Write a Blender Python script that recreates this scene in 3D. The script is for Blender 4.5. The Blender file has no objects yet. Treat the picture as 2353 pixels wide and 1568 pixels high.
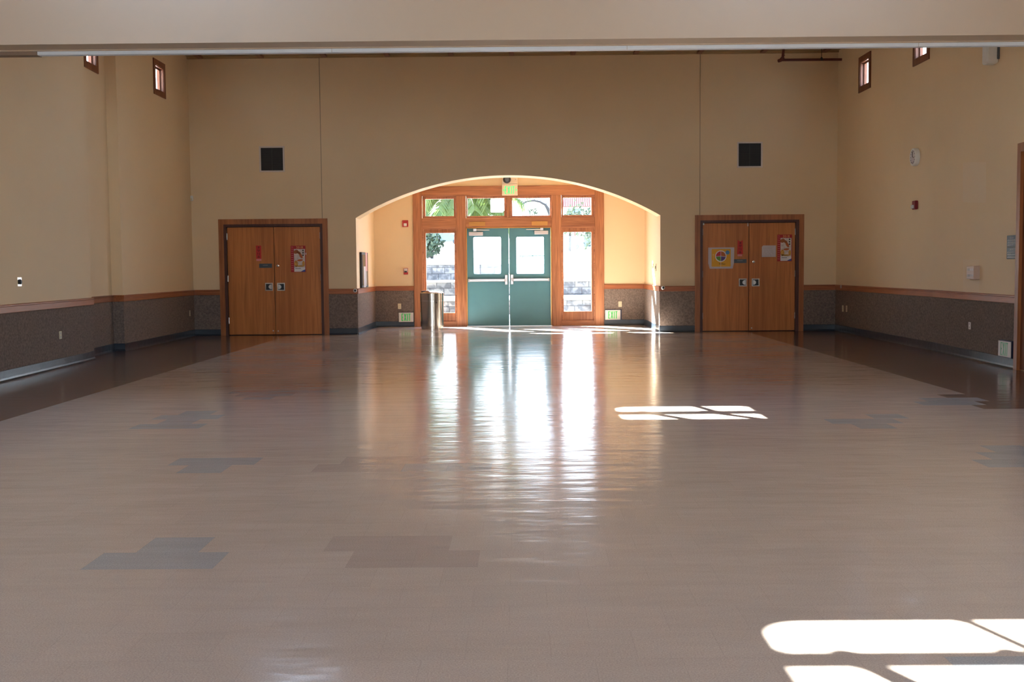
import bpy, math, random
from mathutils import Vector
random.seed(7)
SC = bpy.context.scene
COL = SC.collection
# ------------------------------------------------------------------ camera model (2353x1568 frame)
F, PITCH, YAW, ROLL, HC = 2585.5, .0656, -.0072, -.0085, 1.3727
_c, _s, _cp, _sp, _cr, _sr = math.cos(YAW), math.sin(YAW), math.cos(PITCH), math.sin(PITCH), math.cos(ROLL), math.sin(ROLL)
_R = Vector((_c, -_s, 0)); FW = Vector((_s*_cp, _c*_cp, -_sp)); _U = Vector((_s*_sp, _c*_sp, _cp))
RT = _R*_cr + _U*_sr; UP = _U*_cr - _R*_sr
CAM = Vector((0, 0, HC))
def ray(x, y): return FW + RT*((x-1176.5)/F) - UP*((y-784)/F)
def on_floor(x, y, z=0.0):
    d = ray(x, y); return CAM + d*((z-HC)/d.z)
def at(x, y, Y):                      # point of a wall (plane Y = const) seen at a pixel
    d = ray(x, y); return CAM + d*(Y/d.y)
def on_plan(x, y, poly):              # point of a vertical wall given by a plan polyline
    d = ray(x, y); best = None
    for (a, b) in zip(poly, poly[1:]):
        ex, ey = b[0]-a[0], b[1]-a[1]
        den = d.x*ey - d.y*ex
        if abs(den) < 1e-9: continue
        t = (a[0]*ey - a[1]*ex)/den
        u = (d.x*t-a[0])*ex + (d.y*t-a[1])*ey
        u /= ex*ex+ey*ey
        if t > 0 and -.001 <= u <= 1.001 and (best is None or t < best[0]): best = (t,)
    return CAM + d*best[0]

D1, D2, ZC = 23.339, 26.2315, 5.725
T = .3048; X0, Y0 = -.2037, 5.0829
LEFT_A = [(-6.38, -6.0), (-6.38, 11.0), (-6.48, 13.9), (-6.62, 17.36)]
LEFT_B = [(-6.82, 17.36), (-6.92, 19.06)]
LEFT_D = [(-6.735, 19.06), (-6.775, D1)]
LEFT = LEFT_A + LEFT_B + LEFT_D
RIGHT = [(6.3, -6.0), (6.3, 11.0), (6.40, 14.2), (6.54, 17.8), (6.54, D1)]

# ------------------------------------------------------------------ materials
def mat(name, col, rough=.6, metal=0., spec=.5, noise=None, bump=None, emit=None, coat=0.):
    m = bpy.data.materials.new(name); m.use_nodes = True
    nt = m.node_tree; b = nt.nodes['Principled BSDF']
    b.inputs['Base Color'].default_value = (*col, 1); b.inputs['Roughness'].default_value = rough
    b.inputs['Metallic'].default_value = metal; b.inputs['Specular IOR Level'].default_value = spec
    if coat: b.inputs['Coat Weight'].default_value = coat; b.inputs['Coat Roughness'].default_value = .15
    if emit: b.inputs['Emission Color'].default_value = (*emit[0], 1); b.inputs['Emission Strength'].default_value = emit[1]
    tc = None
    if noise or bump:
        tc = nt.nodes.new('ShaderNodeTexCoord')
    if noise:                                # (scale xyz, amount, detail)
        mp = nt.nodes.new('ShaderNodeMapping'); mp.inputs['Scale'].default_value = noise[0]
        n = nt.nodes.new('ShaderNodeTexNoise'); n.inputs['Detail'].default_value = noise[2]; n.inputs['Scale'].default_value = 1
        r = nt.nodes.new('ShaderNodeValToRGB')
        a = noise[1]
        r.color_ramp.elements[0].position = .3; r.color_ramp.elements[1].position = .7
        r.color_ramp.elements[0].color = (*[c*(1-a) for c in col], 1)
        r.color_ramp.elements[1].color = (*[min(1, c*(1+a)) for c in col], 1)
        nt.links.new(tc.outputs['Object'], mp.inputs[0]); nt.links.new(mp.outputs[0], n.inputs[0])
        nt.links.new(n.outputs['Fac'], r.inputs[0]); nt.links.new(r.outputs[0], b.inputs['Base Color'])
    if bump:                                 # (scale, strength, distance)
        n = nt.nodes.new('ShaderNodeTexNoise'); n.inputs['Scale'].default_value = bump[0]; n.inputs['Detail'].default_value = 3
        bp = nt.nodes.new('ShaderNodeBump'); bp.inputs['Strength'].default_value = bump[1]; bp.inputs['Distance'].default_value = bump[2]
        nt.links.new(tc.outputs['Object'], n.inputs[0]); nt.links.new(n.outputs['Fac'], bp.inputs['Height']); nt.links.new(bp.outputs[0], b.inputs['Normal'])
    return m

def wood(name, c0, c1, rough=.42, axis='z', scale=1.0, coat=0.0):
    m = bpy.data.materials.new(name); m.use_nodes = True
    nt = m.node_tree; b = nt.nodes['Principled BSDF']
    tc = nt.nodes.new('ShaderNodeTexCoord'); mp = nt.nodes.new('ShaderNodeMapping')
    k = {'x': (1.1, 26, 26), 'y': (26, 1.1, 26), 'z': (26, 26, 1.1)}[axis]
    mp.inputs['Scale'].default_value = tuple(v*scale for v in k)
    n = nt.nodes.new('ShaderNodeTexNoise'); n.inputs['Scale'].default_value = 1; n.inputs['Detail'].default_value = 5; n.inputs['Distortion'].default_value = 1.4
    n2 = nt.nodes.new('ShaderNodeTexNoise'); n2.inputs['Scale'].default_value = .12; n2.inputs['Detail'].default_value = 2
    mx = nt.nodes.new('ShaderNodeMath'); mx.operation = 'ADD'
    r = nt.nodes.new('ShaderNodeValToRGB')
    r.color_ramp.elements[0].position = .62; r.color_ramp.elements[1].position = .98
    r.color_ramp.elements[0].color = (*c0, 1); r.color_ramp.elements[1].color = (*c1, 1)
    hs = nt.nodes.new('ShaderNodeMath'); hs.operation = 'MULTIPLY'; hs.inputs[1].default_value = .82
    nt.links.new(tc.outputs['Object'], mp.inputs[0]); nt.links.new(mp.outputs[0], n.inputs[0]); nt.links.new(mp.outputs[0], n2.inputs[0])
    nt.links.new(n.outputs['Fac'], mx.inputs[0]); nt.links.new(n2.outputs['Fac'], mx.inputs[1])
    nt.links.new(mx.outputs[0], hs.inputs[0]); nt.links.new(hs.outputs[0], r.inputs[0]); nt.links.new(r.outputs[0], b.inputs['Base Color'])
    b.inputs['Roughness'].default_value = rough
    if coat: b.inputs['Coat Weight'].default_value = coat; b.inputs['Coat Roughness'].default_value = .2
    bp = nt.nodes.new('ShaderNodeBump'); bp.inputs['Strength'].default_value = .12; bp.inputs['Distance'].default_value = .002
    nt.links.new(n.outputs['Fac'], bp.inputs['Height']); nt.links.new(bp.outputs[0], b.inputs['Normal'])
    return m

M = {}
M['paint'] = mat('wall_paint', (.79, .615, .39), .62, noise=((.5, .5, .5), .035, 3), bump=(90, .12, .002))
M['patch'] = mat('repainted_patch', (.80, .64, .44), .6)
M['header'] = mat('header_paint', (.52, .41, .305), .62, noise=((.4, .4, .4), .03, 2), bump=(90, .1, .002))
M['ceil'] = mat('ceiling_board', (.42, .30, .17), .8); M['ledger'] = mat('ledger_timber', (.42, .285, .14), .8); M['soffit'] = mat('soffit_timber', (.24, .165, .12), .7)
M['groove'] = mat('joint_brown', (.33, .25, .16), .8)  # dark brown of the wall and track joints
M['carpet'] = mat('wainscot_carpet', (.21, .168, .145), .95, spec=.1, noise=((35, 35, 35), .28, 6), bump=(220, .5, .004))
M['base'] = mat('cove_base', (.019, .030, .046), .28, bump=(9, .25, .02))
M['casing'] = wood('casing_oak', (.25, .082, .024), (.44, .160, .052), .4)
M['rail'] = wood('rail_oak', (.26, .075, .022), (.42, .14, .045), .38, 'x')
M['raily'] = wood('rail_oak_side', (.26, .075, .022), (.42, .14, .045), .36, 'y')
M['jamb'] = wood('dark_jamb', (.065, .018, .012), (.095, .03, .018), .45)
M['door'] = wood('door_oak', (.43, .14, .030), (.63, .235, .058), .42, 'z', .55)
M['frame'] = wood('entrance_wood', (.27, .095, .038), (.52, .215, .092), .45)
M['framex'] = wood('entrance_wood_horizontal', (.27, .095, .038), (.52, .215, .092), .45, 'x')
M['winwood'] = wood('window_wood', (.14, .04, .016), (.26, .085, .035), .45)
M['door4'] = wood('dark_side_door', (.15, .045, .018), (.22, .075, .03), .65)
M['plywood'] = mat('bare_wood_plate', (.50, .25, .07), .6)
M['teal'] = mat('teal_paint', (.088, .245, .30), .38, noise=((3, 3, 3), .05, 4))
M['alu'] = mat('aluminium', (.62, .60, .58), .32, 1.)
M['alupaint'] = mat('closer_grey', (.62, .58, .60), .4, .3)
M['chrome'] = mat('chrome', (.78, .77, .75), .14, 1.)
M['dark'] = mat('dark_metal', (.03, .03, .032), .5, .2)
M['steel'] = mat('brushed_steel', (.55, .51, .455), .2, 1., bump=None)
M['white'] = mat('white_plastic', (.78, .78, .76), .4)
M['ivory'] = mat('ivory_plastic', (.66, .60, .42), .45)
M['strip'] = mat('white_track', (.66, .72, .80), .5)
M['grille'] = mat('grille_black', (.012, .011, .011), .6)
M['grillebar'] = mat('grille_bar', (.035, .032, .03), .5)
M['ventframe'] = mat('vent_frame', (.68, .60, .55), .45)
M['red'] = mat('alarm_red', (.42, .018, .016), .35)
M['maroon'] = mat('strobe_red', (.22, .008, .018), .35)
M['lens'] = mat('strobe_lens', (.85, .85, .85), .1)
M['pipe'] = mat('sprinkler_pipe', (.11, .022, .014), .55)
M['paper'] = mat('paper', (.80, .78, .80), .7)
M['paperw'] = mat('paper_grey', (.62, .58, .62), .7)
def thin_paper(name, col):
    m = mat(name, col, .7); nt = m.node_tree; b = nt.nodes['Principled BSDF']; o = nt.nodes['Material Output']
    t = nt.nodes.new('ShaderNodeBsdfTranslucent'); t.inputs[0].default_value = (*col, 1); x = nt.nodes.new('ShaderNodeMixShader'); x.inputs[0].default_value = .5
    nt.links.new(b.outputs[0], x.inputs[1]); nt.links.new(t.outputs[0], x.inputs[2]); nt.links.new(x.outputs[0], o.inputs[0]); return m
M['thinpaper'] = thin_paper('backlit_paper', (.85, .88, .9))
M['leaf_thin'] = thin_paper('palm_leaf', (.045, .075, .016))
M['banner'] = mat('banner_red', (.62, .035, .03), .6)
M['ink'] = mat('black_ink', (.02, .01, .01), .6)
M['calred'] = mat('calendar_red', (.42, .018, .02), .55)
M['calinner'] = mat('calendar_picture', (.66, .57, .53), .55, noise=((22, 22, 22), .18, 3))
M['ochre'] = mat('ochre_print', (.62, .32, .06), .55, noise=((45, 45, 45), .35, 3))
M['brownprint'] = mat('brown_print', (.36, .11, .03), .55)
M['gold'] = mat('gold_print', (.85, .55, .18), .5)
M['pinkprint'] = mat('pink_print', (.75, .28, .28), .55)
M['blueprint'] = mat('blue_print', (.05, .09, .38), .55)
M['skyprint'] = mat('lightblue_print', (.10, .32, .58), .55)
M['plate_y'] = mat('poster_orange', (.80, .42, .03), .55)
M['pr'] = mat('p_red', (.62, .03, .05), .5); M['po'] = mat('p_orange', (.52, .13, .03), .5)
M['pg'] = mat('p_green', (.14, .36, .04), .5); M['pp'] = mat('p_purple', (.10, .06, .25), .5)
M['signgrey'] = mat('sign_slate', (.075, .10, .12), .45)
M['signtext'] = mat('sign_text', (.42, .43, .42), .5)
M['exitface'] = mat('exit_face', (.74, .70, .66), .35)
M['exitgreen'] = mat('exit_green', (.04, .55, .12), .4, emit=((.05, .8, .16), .05)); M['exitpale'] = mat('exit_green_faded', (.22, .58, .34), .4)
M['exitlit'] = mat('exit_green_lit', (.05, .75, .18), .4, emit=((.08, 1., .22), .35))
M['exitcream'] = mat('exit_cream', (.78, .66, .50), .45)
M['navy'] = mat('navy_edge', (.02, .025, .07), .4)
M['guard'] = mat('thermostat_guard', (.60, .44, .36), .35)
M['glassdark'] = mat('case_glass', (.07, .085, .11), .12, 0, .6)
M['concrete'] = mat('outdoor_concrete', (.32, .315, .30), .9, noise=((.6, .6, .6), .08, 4))
M['hill'] = mat('pale_slope', (.34, .34, .30), .95, noise=((.3, .3, .3), .10, 4))
M['leaf'] = mat('frond_leaf', (.15, .24, .045), .5)
M['leaf2'] = mat('bush_leaf', (.035, .055, .028), .6)
M['bark'] = mat('bark', (.022, .018, .016), .9)
M['rooftile'] = mat('red_roof', (.15, .045, .03), .8)
M['stucco'] = mat('stucco', (.62, .58, .50), .9)
M['carpaint'] = mat('car_paint', (.07, .09, .12), .4, .3); M['carglass'] = mat('car_glass', (.05, .10, .16), .1)
M['rubber'] = mat('rubber', (.03, .03, .03), .8)
M['benchgreen'] = mat('bench_green', (.012, .035, .016), .6)
# stone blocks
def stone():
    m = bpy.data.materials.new('stone_blocks'); m.use_nodes = True; nt = m.node_tree; b = nt.nodes['Principled BSDF']
    tc = nt.nodes.new('ShaderNodeTexCoord'); sx = nt.nodes.new('ShaderNodeSeparateXYZ'); cx = nt.nodes.new('ShaderNodeCombineXYZ')
    nt.links.new(tc.outputs['Object'], sx.inputs[0]); nt.links.new(sx.outputs['X'], cx.inputs['X']); nt.links.new(sx.outputs['Z'], cx.inputs['Y'])
    br = nt.nodes.new('ShaderNodeTexBrick'); br.inputs['Scale'].default_value = 1; br.inputs['Brick Width'].default_value = .46; br.inputs['Row Height'].default_value = .23
    br.inputs['Mortar Size'].default_value = .012; br.inputs['Color1'].default_value = (.15, .14, .13, 1); br.inputs['Color2'].default_value = (.10, .095, .092, 1); br.inputs['Mortar'].default_value = (.04, .038, .038, 1)
    n = nt.nodes.new('ShaderNodeTexNoise'); n.inputs['Scale'].default_value = 7; n.inputs['Detail'].default_value = 8
    mx = nt.nodes.new('ShaderNodeMixRGB'); mx.blend_type = 'MULTIPLY'; mx.inputs[0].default_value = .75
    r = nt.nodes.new('ShaderNodeValToRGB'); r.color_ramp.elements[0].position = .42; r.color_ramp.elements[1].position = .56; r.color_ramp.elements[0].color = (.28, .30, .36, 1)
    nt.links.new(cx.outputs[0], br.inputs[0]); nt.links.new(tc.outputs['Object'], n.inputs[0]); nt.links.new(n.outputs['Fac'], r.inputs[0])
    nt.links.new(br.outputs['Color'], mx.inputs[1]); nt.links.new(r.outputs[0], mx.inputs[2]); nt.links.new(mx.outputs[0], b.inputs['Base Color'])
    b.inputs['Roughness'].default_value = .95
    return m
M['stone'] = stone()
def glass():
    m = bpy.data.materials.new('window_glass'); m.use_nodes = True; nt = m.node_tree
    for n in list(nt.nodes): nt.nodes.remove(n)
    o = nt.nodes.new('ShaderNodeOutputMaterial'); t = nt.nodes.new('ShaderNodeBsdfTransparent'); g = nt.nodes.new('ShaderNodeBsdfGlossy')
    t.inputs[0].default_value = (.93, .96, .96, 1); g.inputs['Roughness'].default_value = .01
    f = nt.nodes.new('ShaderNodeFresnel'); gm = nt.nodes.new('ShaderNodeNewGeometry'); mr = nt.nodes.new('ShaderNodeMapRange'); mr.inputs['To Min'].default_value = 1.45; mr.inputs['To Max'].default_value = 1/1.45
    nt.links.new(gm.outputs['Backfacing'], mr.inputs['Value']); nt.links.new(mr.outputs[0], f.inputs[0]); x = nt.nodes.new('ShaderNodeMixShader')
    nt.links.new(f.outputs[0], x.inputs[0]); nt.links.new(t.outputs[0], x.inputs[1]); nt.links.new(g.outputs[0], x.inputs[2]); nt.links.new(x.outputs[0], o.inputs[0])
    return m
M['glass'] = glass()

def floor_mat(name, col, lift=False):
    m = bpy.data.materials.new(name); m.use_nodes = True; nt = m.node_tree; b = nt.nodes['Principled BSDF']; L = nt.links.new
    N = lambda t: nt.nodes.new('ShaderNode'+t)
    tc = N('TexCoord'); mp = N('Mapping')
    mp.inputs['Location'].default_value = (-X0/T, -Y0/T+401, 0); mp.inputs['Scale'].default_value = (1/T, 1/T, 1)
    L(tc.outputs['Object'], mp.inputs[0])
    br = N('TexBrick'); br.offset = .5; br.offset_frequency = 2
    br.inputs['Scale'].default_value = 1; br.inputs['Brick Width'].default_value = 1; br.inputs['Row Height'].default_value = 1
    br.inputs['Mortar Size'].default_value = .0032; br.inputs['Mortar Smooth'].default_value = .2
    v = .016
    br.inputs['Color1'].default_value = (*[c*(1-v) for c in col], 1); br.inputs['Color2'].default_value = (*[c*(1+v) for c in col], 1)
    br.inputs['Mortar'].default_value = (*[c*.86 for c in col], 1)
    L(mp.outputs[0], br.inputs[0])
    sp = N('TexNoise'); sp.inputs['Scale'].default_value = 160; sp.inputs['Detail'].default_value = 3
    L(tc.outputs['Object'], sp.inputs[0])
    rr = N('ValToRGB'); rr.color_ramp.elements[0].position = .35; rr.color_ramp.elements[1].position = .65
    rr.color_ramp.elements[0].color = (.80, .80, .80, 1) if not lift else (.72, .72, .74, 1); rr.color_ramp.elements[1].color = (1.12, 1.12, 1.12, 1)
    L(sp.outputs['Fac'], rr.inputs[0])
    mx = N('MixRGB'); mx.blend_type = 'MULTIPLY'; mx.inputs[0].default_value = .8
    L(br.outputs['Color'], mx.inputs[1]); L(rr.outputs[0], mx.inputs[2])
    # dull scuffs
    dn = N('TexNoise'); dn.inputs['Scale'].default_value = .55; dn.inputs['Detail'].default_value = 5
    L(tc.outputs['Object'], dn.inputs[0])
    dr = N('ValToRGB'); dr.color_ramp.elements[0].position = .3; dr.color_ramp.elements[1].position = .75
    dr.color_ramp.elements[0].color = (.93, .93, .93, 1); dr.color_ramp.elements[1].color = (1.05, 1.05, 1.05, 1)
    L(dn.outputs['Fac'], dr.inputs[0])
    m2 = N('MixRGB'); m2.blend_type = 'MULTIPLY'; m2.inputs[0].default_value = 1
    L(mx.outputs[0], m2.inputs[1]); L(dr.outputs[0], m2.inputs[2]); L(m2.outputs[0], b.inputs['Base Color'])
    mr = N('MapRange'); mr.inputs['To Min'].default_value = .11; mr.inputs['To Max'].default_value = .19
    L(dn.outputs['Fac'], mr.inputs['Value']); L(mr.outputs[0], b.inputs['Roughness'])
    # waviness: broad unevenness + fine
    w1 = N('TexNoise'); w1.inputs['Scale'].default_value = 3.2; w1.inputs['Detail'].default_value = 2
    w2 = N('TexNoise'); w2.inputs['Scale'].default_value = 11; w2.inputs['Detail'].default_value = 3
    wm = N('Mapping'); wm.inputs['Scale'].default_value = (.55, 1.5, 1); L(tc.outputs['Object'], wm.inputs[0])
    L(wm.outputs[0], w1.inputs[0]); L(wm.outputs[0], w2.inputs[0])
    a = N('Math'); a.operation = 'MULTIPLY_ADD'; a.inputs[1].default_value = .16
    L(w2.outputs['Fac'], a.inputs[0]); L(w1.outputs['Fac'], a.inputs[2])
    bp = N('Bump'); bp.inputs['Strength'].default_value = 1; bp.inputs['Distance'].default_value = .0052
    L(a.outputs[0], bp.inputs['Height'])
    b2 = N('Bump'); b2.inputs['Strength'].default_value = .22 if not lift else .5; b2.inputs['Distance'].default_value = .0012; b2.invert = True
    L(br.outputs['Fac'], b2.inputs['Height']); L(bp.outputs[0], b2.inputs['Normal']); L(b2.outputs[0], b.inputs['Normal'])
    b.inputs['Specular IOR Level'].default_value = .5
    return m
M['tile'] = floor_mat('vinyl_tile', (.54, .45, .39))
M['tileband'] = floor_mat('vinyl_tile_border', (.20, .125, .095))
M['tilegrey'] = floor_mat('vinyl_tile_grey', (.41, .415, .42), True)
M['tilepink'] = floor_mat('vinyl_tile_pink', (.47, .385, .345))

# ------------------------------------------------------------------ mesh builder
def wpos(o):
    p = Vector((0, 0, 0))
    while o is not None: p += Vector(o.location); o = o.parent
    return p
class MB:
    def __init__(s): s.v = []; s.f = []; s.mi = []; s.cur = 0
    def face(s, pts, mi=None):
        n = len(s.v); s.v += [tuple(p) for p in pts]; s.f.append(tuple(range(n, n+len(pts)))); s.mi.append(s.cur if mi is None else mi)
    def mesh(s, vs, fs):
        n = len(s.v); s.v += [tuple(p) for p in vs]
        for f in fs: s.f.append(tuple(i+n for i in f)); s.mi.append(s.cur)
    def box(s, a, b, bev=0.0):
        x0, x1 = sorted((a[0], b[0])); y0, y1 = sorted((a[1], b[1])); z0, z1 = sorted((a[2], b[2]))
        if bev <= 0:
            vs = [(x, y, z) for x in (x0, x1) for y in (y0, y1) for z in (z0, z1)]
            s.mesh(vs, [(0, 1, 3, 2), (4, 6, 7, 5), (0, 4, 5, 1), (2, 3, 7, 6), (0, 2, 6, 4), (1, 5, 7, 3)]); return s
        c = ((x0+x1)/2, (y0+y1)/2, (z0+z1)/2); h = ((x1-x0)/2, (y1-y0)/2, (z1-z0)/2); e = min(bev, min(h)*.98)
        vs = []; idx = {}
        for sx in (-1, 1):
            for sy in (-1, 1):
                for sz in (-1, 1):
                    for ax in range(3):
                        p = [c[0]+sx*(h[0]-e), c[1]+sy*(h[1]-e), c[2]+sz*(h[2]-e)]
                        p[ax] = c[ax]+(sx, sy, sz)[ax]*h[ax]
                        idx[(sx, sy, sz, ax)] = len(vs); vs.append(tuple(p))
        fs = []
        for ax in range(3):
            o = [i for i in range(3) if i != ax]
            for sg in (-1, 1):
                q = []
                for (u, w) in ((-1, -1), (1, -1), (1, 1), (-1, 1)):
                    k = [0, 0, 0]; k[ax] = sg; k[o[0]] = u; k[o[1]] = w; q.append(idx[(*k, ax)])
                fs.append(q)
        for ax in range(3):
            o = [i for i in range(3) if i != ax]
            for u in (-1, 1):
                for w in (-1, 1):
                    q = []
                    for sg, a2 in ((-1, o[0]), (1, o[0]), (1, o[1]), (-1, o[1])):
                        k = [0, 0, 0]; k[ax] = sg; k[o[0]] = u; k[o[1]] = w; q.append(idx[(*k, a2)])
                    fs.append(q)
        for sx in (-1, 1):
            for sy in (-1, 1):
                for sz in (-1, 1): fs.append([idx[(sx, sy, sz, a)] for a in range(3)])
        s.mesh(vs, fs); return s
    def tube(s, pts, r, n=10, cap=True):
        pts = [Vector(p) for p in pts]; rs = r if isinstance(r, (list, tuple)) else [r]*len(pts)
        rings = []
        for i, p in enumerate(pts):
            d = (pts[min(i+1, len(pts)-1)]-pts[max(i-1, 0)]).normalized()
            a = Vector((0, 0, 1)) if abs(d.z) < .9 else Vector((1, 0, 0))
            u = d.cross(a).normalized(); w = d.cross(u).normalized()
            rings.append([p+(u*math.cos(t*2*math.pi/n)+w*math.sin(t*2*math.pi/n))*rs[i] for t in range(n)])
        vs = [q for rg in rings for q in rg]; fs = []
        for i in range(len(pts)-1):
            for k in range(n): fs.append((i*n+k, i*n+(k+1) % n, (i+1)*n+(k+1) % n, (i+1)*n+k))
        if cap: fs += [tuple(range(n-1, -1, -1)), tuple((len(pts)-1)*n+k for k in range(n))]
        s.mesh(vs, fs); return s
    def lathe(s, c, prof, n=40, axis='z'):       # prof: (r, h) list
        vs = []
        for r, h in prof:
            for k in range(n):
                t = 2*math.pi*k/n; a, b_ = r*math.cos(t), r*math.sin(t)
                vs.append({'z': (c[0]+a, c[1]+b_, c[2]+h), 'y': (c[0]+a, c[1]+h, c[2]+b_), 'x': (c[0]+h, c[1]+a, c[2]+b_)}[axis])
        fs = []
        for i in range(len(prof)-1):
            for k in range(n): fs.append((i*n+k, i*n+(k+1) % n, (i+1)*n+(k+1) % n, (i+1)*n+k))
        fs += [tuple(range(n)), tuple((len(prof)-1)*n+k for k in range(n))]
        s.mesh(vs, fs); return s
    def prism_y(s, poly, y0, y1):                # poly in (x,z)
        n = len(poly); vs = [(p[0], y0, p[1]) for p in poly]+[(p[0], y1, p[1]) for p in poly]
        fs = [tuple(range(n)), tuple(range(2*n-1, n-1, -1))]+[(k, (k+1) % n, n+(k+1) % n, n+k) for k in range(n)]
        s.mesh(vs, fs); return s
    def build(s, name, m, parent=None, smooth=False, loc=None):
        base = wpos(parent) if parent is not None else Vector(loc or (0, 0, 0))
        me = bpy.data.meshes.new(name)
        me.from_pydata([tuple(Vector(v)-base) for v in s.v], [], s.f)
        for x in (m if isinstance(m, (list, tuple)) else [m]): me.materials.append(x)
        me.polygons.foreach_set('material_index', s.mi)
        import bmesh
        bm = bmesh.new(); bm.from_mesh(me); bmesh.ops.remove_doubles(bm, verts=bm.verts, dist=1e-5)
        bmesh.ops.recalc_face_normals(bm, faces=bm.faces); bm.to_mesh(me); bm.free()
        if smooth:
            me.polygons.foreach_set('use_smooth', [True]*len(me.polygons))
            try: me.set_sharp_from_angle(angle=math.radians(38))
            except Exception: pass
        o = bpy.data.objects.new(name, me); COL.objects.link(o)
        if parent is not None: o.parent = parent
        elif loc: o.location = loc
        return o
def tag(o, label=None, cat=None, group=None, kind=None):
    if label: o['label'] = label
    if cat: o['category'] = cat
    if group: o['group'] = group
    if kind: o['kind'] = kind
    return o
def empty(name, loc, label=None, cat=None, group=None, kind=None):
    o = bpy.data.objects.new(name, None); COL.objects.link(o); o.location = loc; o.empty_display_size = .1
    return tag(o, label, cat, group, kind)
def box(name, a, b, m, parent=None, bev=0.): return MB().box(a, b, bev).build(name, m, parent)
def text(name, s, loc, size, m, parent, rot=(math.pi/2, 0, 0), sx=1., ext=.001, align='CENTER', sp=1.):
    c = bpy.data.curves.new(name, 'FONT'); c.body = s; c.size = size; c.extrude = ext; c.align_x = align; c.align_y = 'CENTER'; c.space_character = sp
    c.materials.append(m)
    tmp = bpy.data.objects.new(name, c); me = bpy.data.meshes.new_from_object(tmp); bpy.data.objects.remove(tmp); bpy.data.curves.remove(c)
    o = bpy.data.objects.new(name, me); COL.objects.link(o); o.parent = parent
    o.location = Vector(loc)-wpos(parent); o.rotation_euler = rot; o.scale = (sx, 1, 1)
    return o

# slab of wall along a plan segment with holes
def seg_slab(mb, p0, p1, z0, z1, th, side, holes=()):
    d = Vector((p1[0]-p0[0], p1[1]-p0[1], 0)); Lg = d.length; d.normalize(); n = Vector((-d.y, d.x, 0))*side*th
    ss = sorted({0, Lg, *[h[0] for h in holes], *[h[1] for h in holes]}); zs = sorted({z0, z1, *[h[2] for h in holes], *[h[3] for h in holes]})
    P = lambda s_, z, o: Vector((p0[0], p0[1], 0))+d*s_+Vector((0, 0, z))+(n if o else Vector((0, 0, 0)))
    def solid(i, j):
        if i < 0 or j < 0 or i >= len(ss)-1 or j >= len(zs)-1: return False
        sm, zm = (ss[i]+ss[i+1])/2, (zs[j]+zs[j+1])/2
        return not any(h[0] < sm < h[1] and h[2] < zm < h[3] for h in holes)
    for i in range(len(ss)-1):
        for j in range(len(zs)-1):
            if not solid(i, j): continue
            a, b, c, e = ss[i], ss[i+1], zs[j], zs[j+1]
            mb.face([P(a, c, 0), P(b, c, 0), P(b, e, 0), P(a, e, 0)]); mb.face([P(a, c, 1), P(b, c, 1), P(b, e, 1), P(a, e, 1)])
            for di, dj, q in ((-1, 0, (a, c, a, e)), (1, 0, (b, c, b, e)), (0, -1, (a, c, b, c)), (0, 1, (a, e, b, e))):
                if not solid(i+di, j+dj): mb.face([P(q[0], q[1], 0), P(q[2], q[3], 0), P(q[2], q[3], 1), P(q[0], q[1], 1)])
def offset(poly, d):      # offset to the right-hand side of travel
    out = []
    for i, p in enumerate(poly):
        ns = []
        for a, b in ((i-1, i), (i, i+1)):
            if a < 0 or b >= len(poly): continue
            e = Vector((poly[b][0]-poly[a][0], poly[b][1]-poly[a][1])).normalized(); ns.append(Vector((e.y, -e.x)))
        if len(ns) == 2:
            m_ = ns[0]+ns[1]; k = d*2/(m_.length_squared); out.append((p[0]+m_.x*k, p[1]+m_.y*k))
        else: out.append((p[0]+ns[0].x*d, p[1]+ns[0].y*d))
    return out
def sweep(mb, poly, prof):     # prof: closed list of (offset, z)
    rings = [[(*q, z) for q in offset(poly, o)] for (o, z) in prof]
    n = len(prof)
    for k in range(n):
        a, b = rings[k], rings[(k+1) % n]
        for i in range(len(poly)-1): mb.face([a[i], a[i+1], b[i+1], b[i]])
    mb.face([r[0] for r in rings]); mb.face([r[-1] for r in rings][::-1])
RAILP = [(0, .845), (.022, .845), (.026, .85), (.026, .925), (.032, .932), (.032, .947), (.024, .955), (0, .955)]
WAINP = [(0, .10), (.012, .10), (.012, .845), (0, .845)]
BASEP = [(0, 0), (.030, 0), (.022, .012), (.016, .035), (.016, .128), (.010, .135), (0, .135)]

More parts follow.
